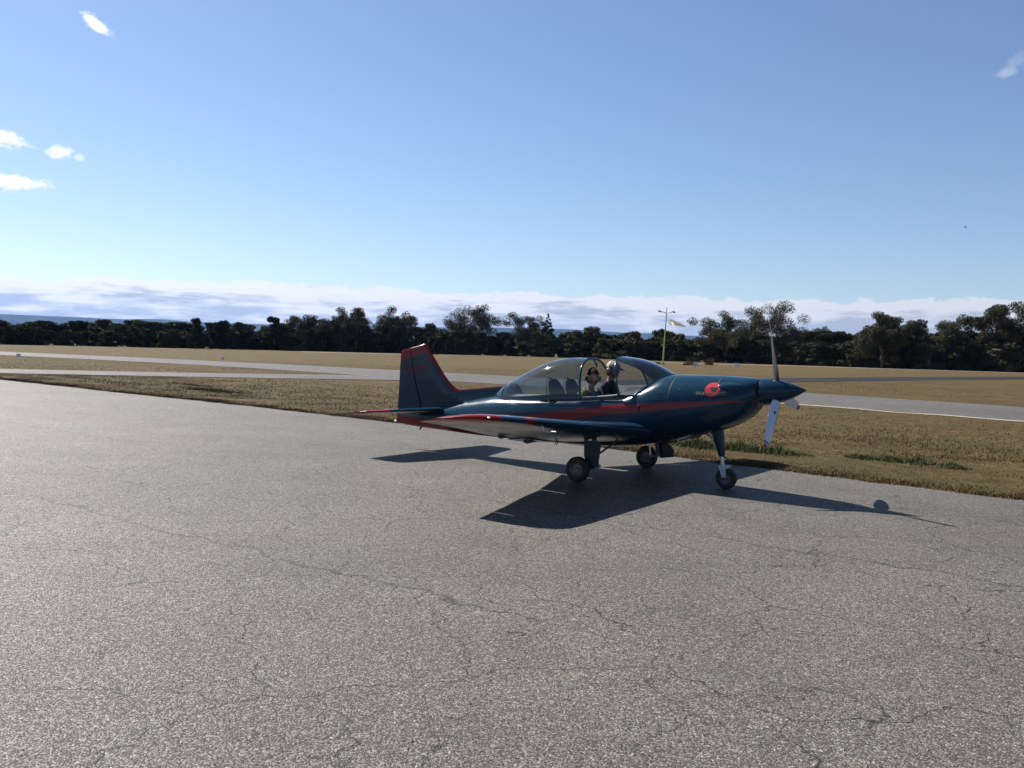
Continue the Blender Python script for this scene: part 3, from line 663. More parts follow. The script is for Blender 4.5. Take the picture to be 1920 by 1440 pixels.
# ------------------------------------------------------------------ windsock, markers, bird
def windsock():
    X, Y = 24.56, 143.4; g = gz(X, Y); rt = empty('windsock', (X, Y, g)); rt.rotation_euler = (0, R(1.0), 0)
    tag(rt, 'white windsock on a tall yellow pole with floodlight arms', 'windsock')
    m = MB(); m.tube([(0, 0, -.2), (0, 0, 3.2), (0, 0, 6.4)], [.13, .115, .10], 10); m.tube([(0, 0, -.1), (0, 0, .25)], .34, 10); m.build('pole', 'pole_yellow', rt)
    m = MB(); m.tube([(0, 0, 6.35), (0, 0, 8.5), (0, 0, 9.4)], [.095, .075, .05], 10); m.build('mast_top', 'pole_grey', rt)
    for a in (.35, 2.15, 3.5, 5.3):
        d = Vector((math.cos(a), math.sin(a), 0)); tip = d * 1.45 + Vector((0, 0, 8.72)); m = MB(); m.tube([(0, 0, 8.4), d * .7 + Vector((0, 0, 8.5)), tip], [.05, .045, .04], 8); ar = m.build('arm', 'pole_grey', rt)
        m = MB(); m.tube([tip + Vector((0, 0, .06)), tip, tip - Vector((0, 0, .16)), tip - Vector((0, 0, .2))], [.07, .13, .19, .17], 10); m.build('lamp', 'lamp_dark', ar)
    m = MB(); m.tube([(0, 0, 7.3), (.35, 0, 7.25), (.62, 0, 7.15)], .035, 8); m.tube([(.62 + .0 * math.cos(a), .54 * math.cos(a), 7.0 + .54 * math.sin(a)) for a in np.linspace(0, 6.283, 20)], .03, 6); m.build('swivel_ring', 'pole_grey', rt)
    m = MB(); rws = []
    for i in range(15):
        t_ = i / 14; r = .54 * (1 - t_) + .10 * t_; r *= 1 + .03 * math.sin(i * 2.1); cx = .62 + 2.6 * t_; cz = 7.0 - .62 * t_ ** 1.3
        rws.append([(cx, r * math.cos(a) * (1 + .05 * math.sin(3 * a + i)), cz + r * math.sin(a)) for a in np.linspace(0, 6.283, 20, endpoint=False)])
    m.grid(rws, True); m.build('sock', 'sock_fabric', rt)
windsock()
def gable(X, Y, w, h, l, rz, label, grp):
    rt = empty('gable_marker', (X, Y, gz(X, Y) - .01), rz); tag(rt, label, 'marker', grp)
    for s in (-1, 1):
        m = MB(); m.plate([(-l / 2, s * w / 2, 0), (l / 2, s * w / 2, 0), (l / 2, 0, h), (-l / 2, 0, h)], (0, 0, .03)); m.build('panel', 'marker_white', rt, False)
    for s in (-1, 1):
        m = MB(); m.plate([(s * l * .5, -w * .45, .01), (s * l * .5, w * .45, .01), (s * l * .5, 0, h * .94)], (-s * .02, 0, 0)); m.build('end_panel', 'grey_paint', rt, False)
gable(27.4, 131.0, .75, .62, .75, .7, 'pale grey gable marker beside a dry tuft near the windsock', 'field markers'); gable(37.3, 146, .7, .50, .9, .3, 'pale grey gable marker standing farther from the windsock pole', 'field markers')
gable(-41.5, 73.4, .25, .2, .3, .4, 'small white marker between the taxiway and its branch', None); gable(-27.6, 83.2, .2, .22, .2, .2, 'tiny white marker beyond the taxiway', None)
def tuft(X, Y, r, h, mat, label):
    V = blades(260, lambda: (X + random.gauss(0, r * .4), Y + random.gauss(0, r * .4), 1), h, .03, .7); c = np.array([X, Y, gz(X, Y) - .012]); o = blade_obj('dry_tuft', V - c, mat); o.location = c; tag(o, label, 'plant')
tuft(29.3, 145.5, .9, .8, 'grass_dry', 'straw coloured tuft between the windsock pole and the gable markers'); tuft(34.1, 152, .8, 1.3, 'grass_dry', 'tall dry tuft between the two gable markers')
tuft(23.7, 143, .45, .35, 'grass_green', 'dark low tuft at the foot of the windsock pole'); tuft(28.1, 141.8, .6, .4, 'grass_green', 'dark low tuft in front of the straw tuft by the windsock')
# a bird high over the wood
b_ = MB(); bc = Vector((.506 * 120, 120, CAM_H + .172 * 120 - .02 * 60))
b_.ball((0, 0, 0), (.16, .06, .06), 8); b_.plate([(.05, 0, .02), (-.06, 0, .02), (-.10, .38, .12), (.0, .36, .12)], (0, 0, .012)); b_.plate([(.05, 0, .02), (-.06, 0, .02), (-.10, -.38, .12), (.0, -.36, .12)], (0, 0, .012))
b_.plate([(-.12, -.03, 0), (-.12, .03, 0), (-.24, .05, 0), (-.24, -.05, 0)], (0, 0, .012)); bird = b_.build('bird', 'bird_dark'); bird.location = bc; tag(bird, 'dark bird flying in the open blue sky', 'bird')
# ------------------------------------------------------------------ the aircraft (local x forward, y to port, z up from the apron)
TH = R(33.576)
plane = empty('light_aircraft', (1.535, 12.591, .004), -TH)
tag(plane, 'dark blue low wing aircraft with red stripe and open sliding canopy on the apron', 'aircraft')
def hermite(xs_, vs_, x):
    xs_ = np.asarray(xs_); vs_ = np.asarray(vs_); i = int(np.clip(np.searchsorted(xs_, x) - 1, 0, len(xs_) - 2)); h_ = xs_[i + 1] - xs_[i]; t_ = float(np.clip((x - xs_[i]) / h_, 0, 1))
    def sl(k):
        if k == 0 or k == len(xs_) - 1: return 0.0 if len(xs_) < 2 else (vs_[min(k + 1, len(xs_) - 1)] - vs_[max(k - 1, 0)]) / (xs_[min(k + 1, len(xs_) - 1)] - xs_[max(k - 1, 0)])
        a = (vs_[k] - vs_[k - 1]) / (xs_[k] - xs_[k - 1]); b = (vs_[k + 1] - vs_[k]) / (xs_[k + 1] - xs_[k])
        return 0.0 if a * b <= 0 else 2 * a * b / (a + b)
    m0, m1 = sl(i), sl(i + 1)
    return vs_[i] * (2 * t_ ** 3 - 3 * t_ ** 2 + 1) + h_ * m0 * (t_ ** 3 - 2 * t_ ** 2 + t_) + vs_[i + 1] * (3 * t_ ** 2 - 2 * t_ ** 3) + h_ * m1 * (t_ ** 3 - t_ ** 2)
#  x, top, bottom, half width, height of widest point, roundness exponent
ST = [(-4.10, .62, .40, .020, .52, 2.0), (-3.75, .655, .372, .075, .53, 2.0), (-3.3, .715, .36, .15, .56, 2.1), (-2.8, .845, .35, .235, .60, 2.15), (-2.3, .955, .345, .325, .66, 2.2),
      (-1.9, 1.03, .35, .395, .72, 2.3), (-1.4, 1.06, .36, .465, .78, 2.5), (-.9, 1.09, .37, .51, .84, 2.7), (-.3, 1.14, .385, .535, .88, 2.8), (.08, 1.185, .415, .545, .90, 2.75),
      (.25, 1.205, .44, .545, .905, 2.7), (.42, 1.27, .47, .545, .92, 2.6), (.62, 1.385, .515, .54, .95, 2.45), (.84, 1.485, .565, .53, .98, 2.35), (1.28, 1.505, .685, .485, 1.05, 2.3), (1.62, 1.513, .795, .435, 1.11, 2.25),
      (1.85, 1.508, .90, .37, 1.19, 2.2), (1.98, 1.502, .99, .305, 1.25, 2.1), (2.06, 1.495, 1.085, .225, 1.29, 2.05)]
SX = [s[0] for s in ST]
def st(x, k): return hermite(SX, [s[k] for s in ST], x)
def section(x, n=48):
    top, bot, hw, zc, e = (st(x, k) for k in range(1, 6)); r_ = []
    for a in np.linspace(0, 2 * math.pi, n, endpoint=False):
        c, s = math.cos(a), math.sin(a); y = hw * math.copysign(abs(c) ** (2 / e), c); z = zc + (top - zc if s > 0 else zc - bot) * math.copysign(abs(s) ** (2 / e), s); r_.append((x, y, z))
    return r_
def hull_y(x, z):
    top, bot, hw, zc, e = (st(x, k) for k in range(1, 6)); hz_ = (top - zc) if z > zc else (zc - bot); q = min(1, abs(z - zc) / hz_); return hw * (1 - q ** e) ** (1 / e)
def hull_top(x, y):
    top, bot, hw, zc, e = (st(x, k) for k in range(1, 6)); q = min(1, abs(y) / hw); return zc + (top - zc) * (1 - q ** e) ** (1 / e)
def ws_front(y): return .40 + .44 * max(0.0, 1 - (y / .50) ** 2) ** .8          # foot of the windscreen on the cowl
stations = sorted(set([round(v, 3) for v in np.linspace(-4.10, 2.06, 78)] + [.33, .36, .42, -1.0, 2.03]))
NS = 64; hv, hf, hm_ = [], [], []
for x in stations: hv += section(x, NS)
for i in range(len(stations) - 1):
    for j in range(NS):
        k = (j + 1) % NS; q = (i * NS + j, i * NS + k, (i + 1) * NS + k, (i + 1) * NS + j); c = sum((Vector(hv[a]) for a in q), Vector()) / 4
        if -1.02 < c.x < .36 and abs(c.y) < .43 and c.z > hull_top(c.x, c.y) - .03 and c.z > 1.03: continue      # open cockpit
        dark = .3 < c.x < ws_front(c.y) - .015 and c.z > 1.17 and abs(c.y) < .5
        hf.append(q); hm_.append(1 if dark else 0)
hf.append(tuple(range(NS))); hm_.append(0)
fus = fix_normals(mesh_obj('fuselage', hv, hf, ['hull_paint', 'black_trim'], plane, True, hm_)); fus.data.set_sharp_from_angle(angle=R(50))
tag(fus, 'dark blue fuselage with a red stripe tapering to the nose')
# cowl front bowl with its air inlets
m = MB(); rws = []
for s, dx in ((1.0, 2.058), (.93, 2.068), (.80, 2.066), (.45, 2.05)): rws.append([(dx, p[1] * s, 1.30 + (p[2] - 1.30) * s) for p in section(2.06, 40)])
m.grid(rws, True, 0, False); m.f.append(tuple(range(3 * 40, 4 * 40))); m.m.append(0); m.build('nose_bowl', 'black_trim', plane)
for s in (-1, 1):
    m = MB(); rws = []
    for (r, dx) in ((1.0, .0), (1.08, -.03), (.86, -.05), (.5, -.12)):
        rws.append([(1.985 + dx - .02 * abs(math.cos(a)), s * (hull_y(1.93, 1.30) * .80 + .045 * r * math.cos(a)), 1.235 + .07 * r * math.sin(a)) for a in np.linspace(0, 6.283, 16, endpoint=False)])
    m.grid(rws, True); m.build('air_inlet', 'black_trim', plane)
    # long blister over the cylinder heads
    m = MB(); rws = []
    for t_ in np.linspace(0, 1, 12):
        x = 1.90 - .30 * t_; hgt = .032 * math.sin(math.pi * min(1, .12 + t_ * .88)) ** .7; hw_ = .05 * math.sin(math.pi * (.1 + .8 * t_)) ** .5; r_ = []
        for a in np.linspace(-1, 1, 9):
            z = 1.385 + a * hw_; r_.append((x, s * (hull_y(x, z) - .004 + hgt * (1 - a * a)), z + hgt * .3 * (1 - a * a)))
        rws.append(r_)
    m.grid(rws); m.build('cowl_blister', 'paint_blue', plane)
# panel seams of the cowl: thin proud strips
for xx in (.98, 1.60):
    m = MB(); r1 = [];
    for p in section(xx, 64):
        if p[2] > .75: r1.append(p)
    r1.sort(key=lambda p: math.atan2(p[2] - 1.0, p[1]))
    m.grid([[(p[0] - .004, p[1] * 1.002, 1.0 + (p[2] - 1.0) * 1.002) for p in r1], [(p[0] + .004, p[1] * 1.002, 1.0 + (p[2] - 1.0) * 1.002) for p in r1]]); m.build('cowl_seam', 'black_trim', plane, False)
# fasteners
for (x, z) in ((.98 - .05, 1.42), (1.62 - .5, 1.30), (1.25, 1.36), (.9, 1.25), (1.66, 1.2)):
    m = MB(); y = hull_y(x, z); m.ball((x, -y, z), .006, 8); m.build('fastener', 'bare_metal', fus)
# step handle on the flank, exhaust pipes
m = MB(); x, z = .60, 1.02; y = -hull_y(x, z) - .012; m.tube([(x - .03, y + .02, z + .035), (x - .03, y, z + .035), (x + .0, y, z + .035)], .006, 6); m.tube([(x - .02, y, z + .03), (x - .02, y, z - .05)], .008, 6); m.build('door_handle', 'black_trim', plane)
for s in (-1, 1):
    m = MB(); m.tube([(1.30, s * .20, .80), (1.18, s * .20, .66), (1.05, s * .20, .62)], .028, 12, 0, False); m.build('exhaust_pipe', 'bare_metal', plane)
# spinner
SC0, SC1 = Vector((2.085, 0, 1.325)), Vector((2.655, 0, 1.382)); m = MB(); rws = []; axd = (SC1 - SC0).normalized(); up_ = Vector((0, 1, 0)).cross(axd) * -1
for t_, r in ((0, .150), (.0, .172), (.04, .176), (.12, .175), (.25, .168), (.4, .150), (.55, .124), (.7, .092), (.83, .058), (.93, .027), (.985, .008), (1.0, .001)):
    c = SC0.lerp(SC1, t_); rws.append([c + (Vector((0, 1, 0)) * math.cos(a) + up_ * math.sin(a)) * r for a in np.linspace(0, 6.283185, 36, endpoint=False)])
m.grid(rws, True); m.f.append(tuple(range(36))); m.m.append(0)
spin = m.build('spinner', 'paint_blue', plane)
for a in np.linspace(0, 6.283, 12, endpoint=False):
    m = MB(); c = SC0 + axd * .02 + (Vector((0, 1, 0)) * math.cos(a) + up_ * math.sin(a)) * .176; m.ball(c, .005, 6); m.build('screw', 'bare_metal', spin)
m = MB(); m.tube([SC1 - axd * .05, SC1 - axd * .02, SC1 + axd * .004], [.021, .0105, .0015], 12); m.build('spinner_tip', 'black_trim', spin)
# propeller blades
HUB = SC0 + axd * .225 - Vector((0, 0, .015)); PHI = R(-17); RB = .955
blade_st = [(.15, .092, .030, 60), (.20, .110, .024, 55), (.30, .130, .018, 47), (.45, .134, .014, 37), (.60, .124, .012, 30), (.75, .106, .010, 25), (.86, .082, .008, 22), (.93, .055, .006, 20), (.955, .020, .004, 20)]
for kb in range(3):
    ang = PHI + kb * 2 * math.pi / 3; rd = (Vector((0, 1, 0)) * math.sin(ang) + up_ * math.cos(ang)); tg = axd.cross(rd)      # along and across the disc
    m = MB(); rws = []; mi_ = []
    for (r, cd, tk, pit) in blade_st:
        p_ = R(pit); cdir = tg * math.cos(p_) + axd * math.sin(p_); nd = axd * math.cos(p_) - tg * math.sin(p_); c = HUB + rd * r - cdir * (.012 if r < .85 else .03 * (r - .3)); r_ = []
        for a in np.linspace(0, 6.283185, 14, endpoint=False): r_.append(c + cdir * math.cos(a) * cd * .5 + nd * math.sin(a) * tk * .5 * (1 if math.cos(a) < .3 else .7))
        rws.append(r_)
    fine = []
    for i in range(len(rws) - 1):
        for s in range(4): fine.append([a.lerp(b, s / 4) for a, b in zip(rws[i], rws[i + 1])])
    fine.append(rws[-1]); m.grid(fine, True, 0, True)
    nn = 14
    for fi, f in enumerate(m.f):
        c = sum((m.v[i] for i in f), Vector()) / len(f); r = (c - HUB).dot(rd); jj = fi % nn
        back = (m.v[f[0]] - HUB)
        # front face pale, back face dark; red tip with a dark band inside it
        side = 4 if False else (0 if jj < nn // 2 else 1)
        m.m[fi] = 2 if r > .885 else (3 if .845 < r < .862 or (jj in (0, 13) and r < .60) else side)
    fr_ = [0, 1]
    bo = m.build('propeller_blade', ['blade_grey', 'blade_dark', 'paint_red', 'black_trim'], plane)
    pz = HUB + rd * .36; pp = R(36); cdir = tg * math.cos(pp) + axd * math.sin(pp); nd = axd * math.cos(pp) - tg * math.sin(pp)
    m = MB(); q = [pz + nd * .0105 - rd * .03 + cdir * .022, pz + nd * .0105 - rd * .03 - cdir * .022, pz + nd * .0105 + rd * .025]; m.add(q, [(0, 1, 2)]); m.build('maker_mark', 'black_trim', bo, False)

# ---- wings
def airfoil(n=14, tk=.14, lo=0.0, hi=1.0, camber=.018):
    up, dn = [], []
    for i in range(n + 1):
        c = lo + (hi - lo) * .5 * (1 - math.cos(math.pi * i / n)); y = 5 * tk * (.2969 * math.sqrt(max(c, 0)) - .126 * c - .3516 * c * c + .2843 * c ** 3 - .1036 * c ** 4); cm = camber * 4 * c * (1 - c); up.append((c, cm + y)); dn.append((c, cm - y))
    return up[::-1] + dn[1:]
#        |y|   xLE    zLE   xTE     zTE   thickness
WING = [(.25, .80, .70, -1.02, .40, .15), (.55, .735, .735, -.95, .425, .15), (.8, .70, .757, -.86, .44, .15), (1.3, .665, .797, -.73, .487, .145), (1.9, .62, .848, -.59, .570, .14), (2.6, .565, .906, -.53, .680, .13), (3.2, .52, .957, -.455, .785, .125), (3.55, .49, .985, -.42, .838, .12), (3.72, .46, .998, -.40, .865, .115), (3.86, .37, 1.005, -.385, .885, .10), (3.95, .20, .995, -.375, .898, .085), (4.0, -.05, .965, -.365, .905, .05)]
WY = [w[0] for w in WING]
def wing_ring(y, s, lo=0.0, hi=1.0, sink=0.0):
    xl, zl, xt, zt, tk = (float(np.interp(y, WY, [w[k] for w in WING])) for k in range(1, 6)); ch = Vector((xt - xl, 0, zt - zl)); L_ = ch.length; u = ch / L_; n_ = Vector((-u.z, 0, u.x)) if u.x > 0 else Vector((u.z, 0, -u.x))
    return [Vector((xl, s * y, zl - sink)) + u * (c * L_) + n_ * (t_ * L_) for c, t_ in airfoil(12, tk, lo, hi)]
def loft(name, ys, s, lo, hi, mats, parent, mfun=None, sink=0.0):
    m = MB(); rws = [wing_ring(y, s, lo, hi, sink) for y in ys]; m.grid(rws, True, 0, True)
    if mfun:
        for i, f in enumerate(m.f): m.m[i] = mfun(sum((m.v[k] for k in f), Vector()) / len(f))
    return m.build(name, mats, parent)
def redtip(c):
    y = abs(c.y); return 1 if (y > 3.62 and c.x < .47) or 3.02 < y < 3.22 and c.x > .36 else 0
for s in (-1, 1):
    side = 'near' if s < 0 else 'far'
    w_ = loft('wing', [.25, .4, .55, .8, 1.05, 1.3, 1.6, 1.9, 2.25, 2.6, 2.9, 3.02, 3.05, 3.21, 3.24, 3.4, 3.6], s, 0, .735, ['paint_blue', 'paint_red'], plane, redtip)
    loft('wing_tip', [3.605, 3.63, 3.72, 3.79, 3.86, 3.91, 3.95, 3.98, 4.0], s, 0, 1, ['paint_blue', 'paint_red'], plane, lambda c: 1 if abs(c.y) > 3.625 and c.x < .5 else 0)
    loft('aileron', [1.985, 2.25, 2.6, 2.9, 3.2, 3.4, 3.585], s, .745, 1, 'paint_blue', plane)
    loft('flap', [.6, .8, 1.05, 1.3, 1.6, 1.955], s, .745, 1, 'paint_blue', plane, None, .012)
    for y in (2.3, 1.55):                                    # hinge fairings under the trailing edge
        rg = wing_ring(y, s); te = rg[0]; m = MB(); k = .55 if y > 2 else .7
        m.plate([te + Vector((.44 * k, -.009, .012)), te + Vector((.20 * k, -.009, -.045 * k)), te + Vector((.13 * k, -.009, -.030 * k)), te + Vector((.12 * k, -.009, .02))], (0, .018, 0)); m.build('hinge_fairing', 'black_trim', w_, False)
    m = MB(); le = wing_ring(3.80, s)[12]; m.ball(le + Vector((-.004, 0, 0)), (.022, .016, .012), 10); m.build('navigation_light', 'white_paint', w_)
    for y in (1.05, 1.12):                                        # vent pipes under the wing
        rg = wing_ring(y, s, 0, .735); p = rg[-1]; m = MB(); m.tube([p + Vector((.05, 0, .02)), p + Vector((.04, 0, -.035)), p + Vector((.02, 0, -.05))], .006, 6); m.build('vent_pipe', 'black_trim', w_)
m = MB(); p = wing_ring(2.9, -1)[12]; m.tube([p + Vector((-.02, 0, -.05)), p + Vector((-.0, 0, -.11)), p + Vector((.16, 0, -.10))], .008, 8); m.build('pitot_tube', 'bare_metal', plane)
# ---- tailplane
def stab_ring(y, s, lo, hi, dz=0.0):
    Y = [.05, .3, .8, 1.2, 1.4, 1.48, 1.515]; xl, xt, zl, zt, tk = (float(np.interp(y, Y, v)) for v in ((-3.02, -3.09, -3.22, -3.32, -3.37, -3.43, -3.58), (-3.99, -3.98, -3.955, -3.94, -3.93, -3.925, -3.91), (.715, .713, .708, .704, .70, .695, .675), (.592, .594, .600, .604, .606, .607, .612), (.10, .10, .095, .09, .08, .07, .05)))
    ch = Vector((xt - xl, 0, zt - zl)); L_ = ch.length; u = ch / L_; n_ = Vector((u.z, 0, -u.x)); return [Vector((xl, s * y, zl + dz)) + u * (c * L_) + n_ * (t_ * L_) for c, t_ in airfoil(10, tk, lo, hi, 0)]
for s in (-1, 1):
    for nm, lo, hi, ys in (('tailplane', 0, .60, [.05, .3, .8, 1.1, 1.15, 1.3, 1.4, 1.48, 1.515]), ('elevator', .612, 1, [.09, .3, .8, 1.1, 1.15, 1.3, 1.4, 1.48, 1.51])):
        m = MB(); m.grid([stab_ring(y, s, lo, hi) for y in ys], True, 0, True)
        for i, f in enumerate(m.f): m.m[i] = 1 if abs(sum((m.v[k] for k in f), Vector()).y / len(f)) > 1.14 else 0
        m.build(nm, ['paint_blue', 'paint_red'], plane)
# ---- fin, rudder, dorsal fillet
LEC = [(-2.72, .78), (-2.80, .95), (-2.845, 1.035), (-2.915, 1.062), (-2.99, 1.10), (-3.08, 1.17), (-3.172, 1.262), (-3.29, 1.40), (-3.399, 1.535), (-3.50, 1.665), (-3.555, 1.735), (-3.60, 1.757)]
TEC = [(-4.165, .395), (-4.16, .55), (-4.155, .68), (-4.152, .74), (-4.15, .82), (-4.147, .92), (-4.145, 1.03), (-4.142, 1.18), (-4.139, 1.35), (-4.136, 1.50), (-4.134, 1.58), (-4.134, 1.625)]
def fin_part(name, lo, hi, rows_, n=10):
    m = MB(); up = []
    for i in rows_:
        l, t_ = LEC[i], TEC[i]; L_ = math.hypot(t_[0] - l[0], t_[1] - l[1]); tk = .085 if i > 2 else .075; tk *= (.55 if i == len(LEC) - 1 else 1); ring = airfoil(n, tk, lo, hi, 0); L2 = min(L_, 1.0)
        up.append([Vector((l[0] + (t_[0] - l[0]) * c, y * L2, l[1] + (t_[1] - l[1]) * c)) for c, y in ring])
    m.grid(up, True, 0, True)
    for i, f in enumerate(m.f):
        c = sum((m.v[k] for k in f), Vector()) / len(f)
        xl = np.interp(c.z, [p[1] for p in LEC], [p[0] for p in LEC]); topz = 1.60 + (c.x + 4.13) * .245
        m.m[i] = 1 if (c.z > topz - .125 or c.x > xl - (.075 + .03 * (c.z - 1)) and c.z > 1.0 or c.z < .56) else 0
    return m.build(name, ['paint_blue', 'paint_red'], plane)
LEC2, TEC2 = [], []
for i in range(len(LEC) - 1):
    for k in range(4):
        t_ = k / 4; LEC2.append(tuple(np.array(LEC[i]) * (1 - t_) + np.array(LEC[i + 1]) * t_)); TEC2.append(tuple(np.array(TEC[i]) * (1 - t_) + np.array(TEC[i + 1]) * t_))
LEC, TEC = LEC2 + [LEC[-1]], TEC2 + [TEC[-1]]
fin = fin_part('fin', 0, .60, range(0, len(LEC))); rud = fin_part('rudder', .612, 1, range(0, len(LEC)))
m = MB(); rws = []
for x, zt in ((-2.86, 1.042), (-2.7, 1.062), (-2.45, 1.092), (-2.25, 1.12), (-2.0, 1.15), (-1.75, 1.185)): rws.append([(x, -.030, zt - .19), (x, -.020, zt - .02), (x, -.012, zt), (x, .012, zt), (x, .020, zt - .02), (x, .030, zt - .19)])
m.grid(rws); 
for i in range(len(m.f)): m.m[i] = 1 if i % 5 in (1, 2, 3) else 0
m.build('dorsal_fillet', ['paint_blue', 'paint_red'], plane, True)
m = MB(); m.ball((-4.19, 0, .42), (.03, .022, .022), 10); m.build('tail_light', 'white_paint', plane)
m = MB(); m.tube([(-3.62, 0, .40), (-3.63, 0, .345), (-3.66, 0, .325)], [.018, .015, .012], 8); m.build('tail_skid', 'black_trim', plane)
# registration letters on the fin
def text_mesh(body, size):
    cu = bpy.data.curves.new('t', 'FONT'); cu.body = body; cu.size = size; cu.align_x = 'CENTER'; cu.align_y = 'CENTER'; cu.resolution_u = 2; to = bpy.data.objects.new('t', cu); col.objects.link(to)
    dg = bpy.context.evaluated_depsgraph_get(); me = bpy.data.meshes.new_from_object(to.evaluated_get(dg)); vs_ = [v.co.copy() for v in me.vertices]; fs_ = [tuple(p.vertices) for p in me.polygons]; bpy.data.objects.remove(to); return vs_, fs_
for s in (-1, 1):
    vs_, fs_ = text_mesh('VH-IOM', .155); V = []
    for v in vs_:
        x = -3.80 + (-s) * v.x * 1.02; z = 1.325 + v.y * 1.25 + (x + 3.8) * .085; l = float(np.interp(z, [p[1] for p in LEC], [p[0] for p in LEC])); c = min(.97, max(.02, (l - x) / (l + 4.14))); th_ = 5 * .085 * (.2969 * math.sqrt(c) - .126 * c - .3516 * c * c + .2843 * c ** 3 - .1036 * c ** 4) * min(1, l + 4.14); V.append((x, s * (th_ + .004), z))
    mesh_obj('registration_letters', V, fs_, 'paint_red', fin, False)
# ---- round red emblem with lettering on the cowl
for s in (-1, 1):
    cx, cz, rr = 1.555, 1.327, .093; rws = []
    for r in np.linspace(.02, 1, 8): rws.append([(cx + math.cos(a) * rr * r * 1.05, s * (hull_y(cx + math.cos(a) * rr * r * 1.05, cz + math.sin(a) * rr * r) + .0035), cz + math.sin(a) * rr * r) for a in np.linspace(0, 6.283185, 36, endpoint=False)])
    m = MB(); m.grid(rws, True); m.f.append(tuple(range(36))); m.m.append(0); em = m.build('emblem', 'emblem_red', plane)
    tag(em, 'round red emblem with lettering across it')
    blob = [(.0, .0)] + [(.012 + .034 * (1 + .45 * math.sin(2.3 * k + 1) + .25 * math.sin(5.1 * k)) * math.cos(k), .010 + .030 * (1 + .35 * math.sin(3.1 * k)) * math.sin(k)) for k in np.linspace(0, 6.283185, 22, endpoint=False)]
    mesh_obj('emblem_field', [(cx + p_[0], s * (hull_y(cx + p_[0], cz + p_[1]) + .0055), cz + p_[1]) for p_ in blob], [(0, 1 + k, 1 + (k + 1) % 22) for k in range(22)], 'emblem_green', em, False)
    vs_, fs_ = text_mesh("WHAT'S UP DOC?", .062); V = []
    for v in vs_:
        x = cx - .005 + (-s) * v.x * .80; z = cz - .052 + v.y * 1.1 + .05 * (x - cx); V.append((x, s * (hull_y(x, z) + .0075), z))
    mesh_obj('lettering', V, fs_, 'gold_letter', em, False)

# ---- cockpit
m = MB(); bt = [(-1.04, -.44), (.36, -.47), (.36, .47), (-1.04, .44)]
m.add([(x, y, .62) for x, y in bt] + [(x, y, 1.09 + (x + 1.04) * .045) for x, y in bt], [(0, 1, 2, 3), (0, 4, 5, 1), (1, 5, 6, 2), (2, 6, 7, 3), (3, 7, 4, 0)]); m.build('cockpit_tub', 'interior', plane, False)
m = MB(); pan = [(.352, y, hull_top(.38, y) - .012) for y in np.linspace(-.47, .47, 17)] + [(.352, .47, .85), (.352, -.47, .85)]; m.plate(pan, (-.02, 0, 0)); ip = m.build('instrument_panel', 'black_trim', plane, False)
for (y, z, r) in ((-.28, 1.14, .04), (-.18, 1.14, .04), (.1, 1.16, .045), (.2, 1.16, .045), (.3, 1.15, .04), (.2, 1.05, .04)):
    m = MB(); m.tube([(.334, y, z), (.318, y, z)], r, 16); m.build('dial', 'lamp_dark', ip)
m = MB(); gp = []
for x in np.linspace(.26, .50, 5): gp.append([(x, y, hull_top(.42, y) + .012 - .03 * (.42 - x)) for y in np.linspace(-.44, .44, 15)])
m.grid(gp); m.build('glare_shield', 'black_trim', plane)
for y in (-.25, .25):
    m = MB(); m.tube([(.33, y, 1.0), (.12, y, 1.0)], .014, 8); m.tube([(.11, y - .12, 1.08), (.11, y - .12, 1.0), (.11, y, .975), (.11, y + .12, 1.0), (.11, y + .12, 1.08)], .014, 8); m.build('control_yoke', 'black_trim', plane)
    # seat: cushion, padded back, pale piped head support
    m = MB(); m.box((-.48, y, .70), (.46, .42, .14)); sc_ = m.build('seat', 'seat_leather', plane); bv = sc_.modifiers.new('b', 'BEVEL'); bv.width = .04; bv.segments = 3
    m = MB(); rws = []
    for t_, w, th_ in ((0, .20, .06), (.3, .21, .07), (.6, .205, .065), (.82, .17, .06), (.95, .12, .05), (1.0, .06, .03)):
        c = Vector((-.70 - .26 * t_, y, .72 + .60 * t_)); rws.append([c + Vector((th_ * math.sin(a), w * math.cos(a) if abs(math.cos(a)) < .999 else w * math.cos(a), th_ * .35 * math.sin(a))) for a in np.linspace(0, 6.283185, 20, endpoint=False)])
    m.grid(rws, True, 0, True); sb_ = m.build('seat_back', 'seat_leather', plane)
    m = MB(); m.tube([(-.70 - .26 * t_ - .055, y + sg, .72 + .60 * t_) for t_, sg in ((.3, -.215), (.6, -.21), (.82, -.175), (.95, -.125), (1.01, -.06), (1.03, 0), (1.01, .06), (.95, .125), (.82, .175), (.6, .21), (.3, .215))], .011, 8); m.build('piping', 'interior_pale', sb_)
# rear parcel shelf
m = MB(); m.grid([[(x, y, hull_top(x, y) + .006) for y in np.linspace(-.34 + .12 * (-1.05 - x), .34 - .12 * (-1.05 - x), 9)] for x in np.linspace(-1.9, -1.05, 9)]); m.build('parcel_shelf', 'interior_pale', plane)

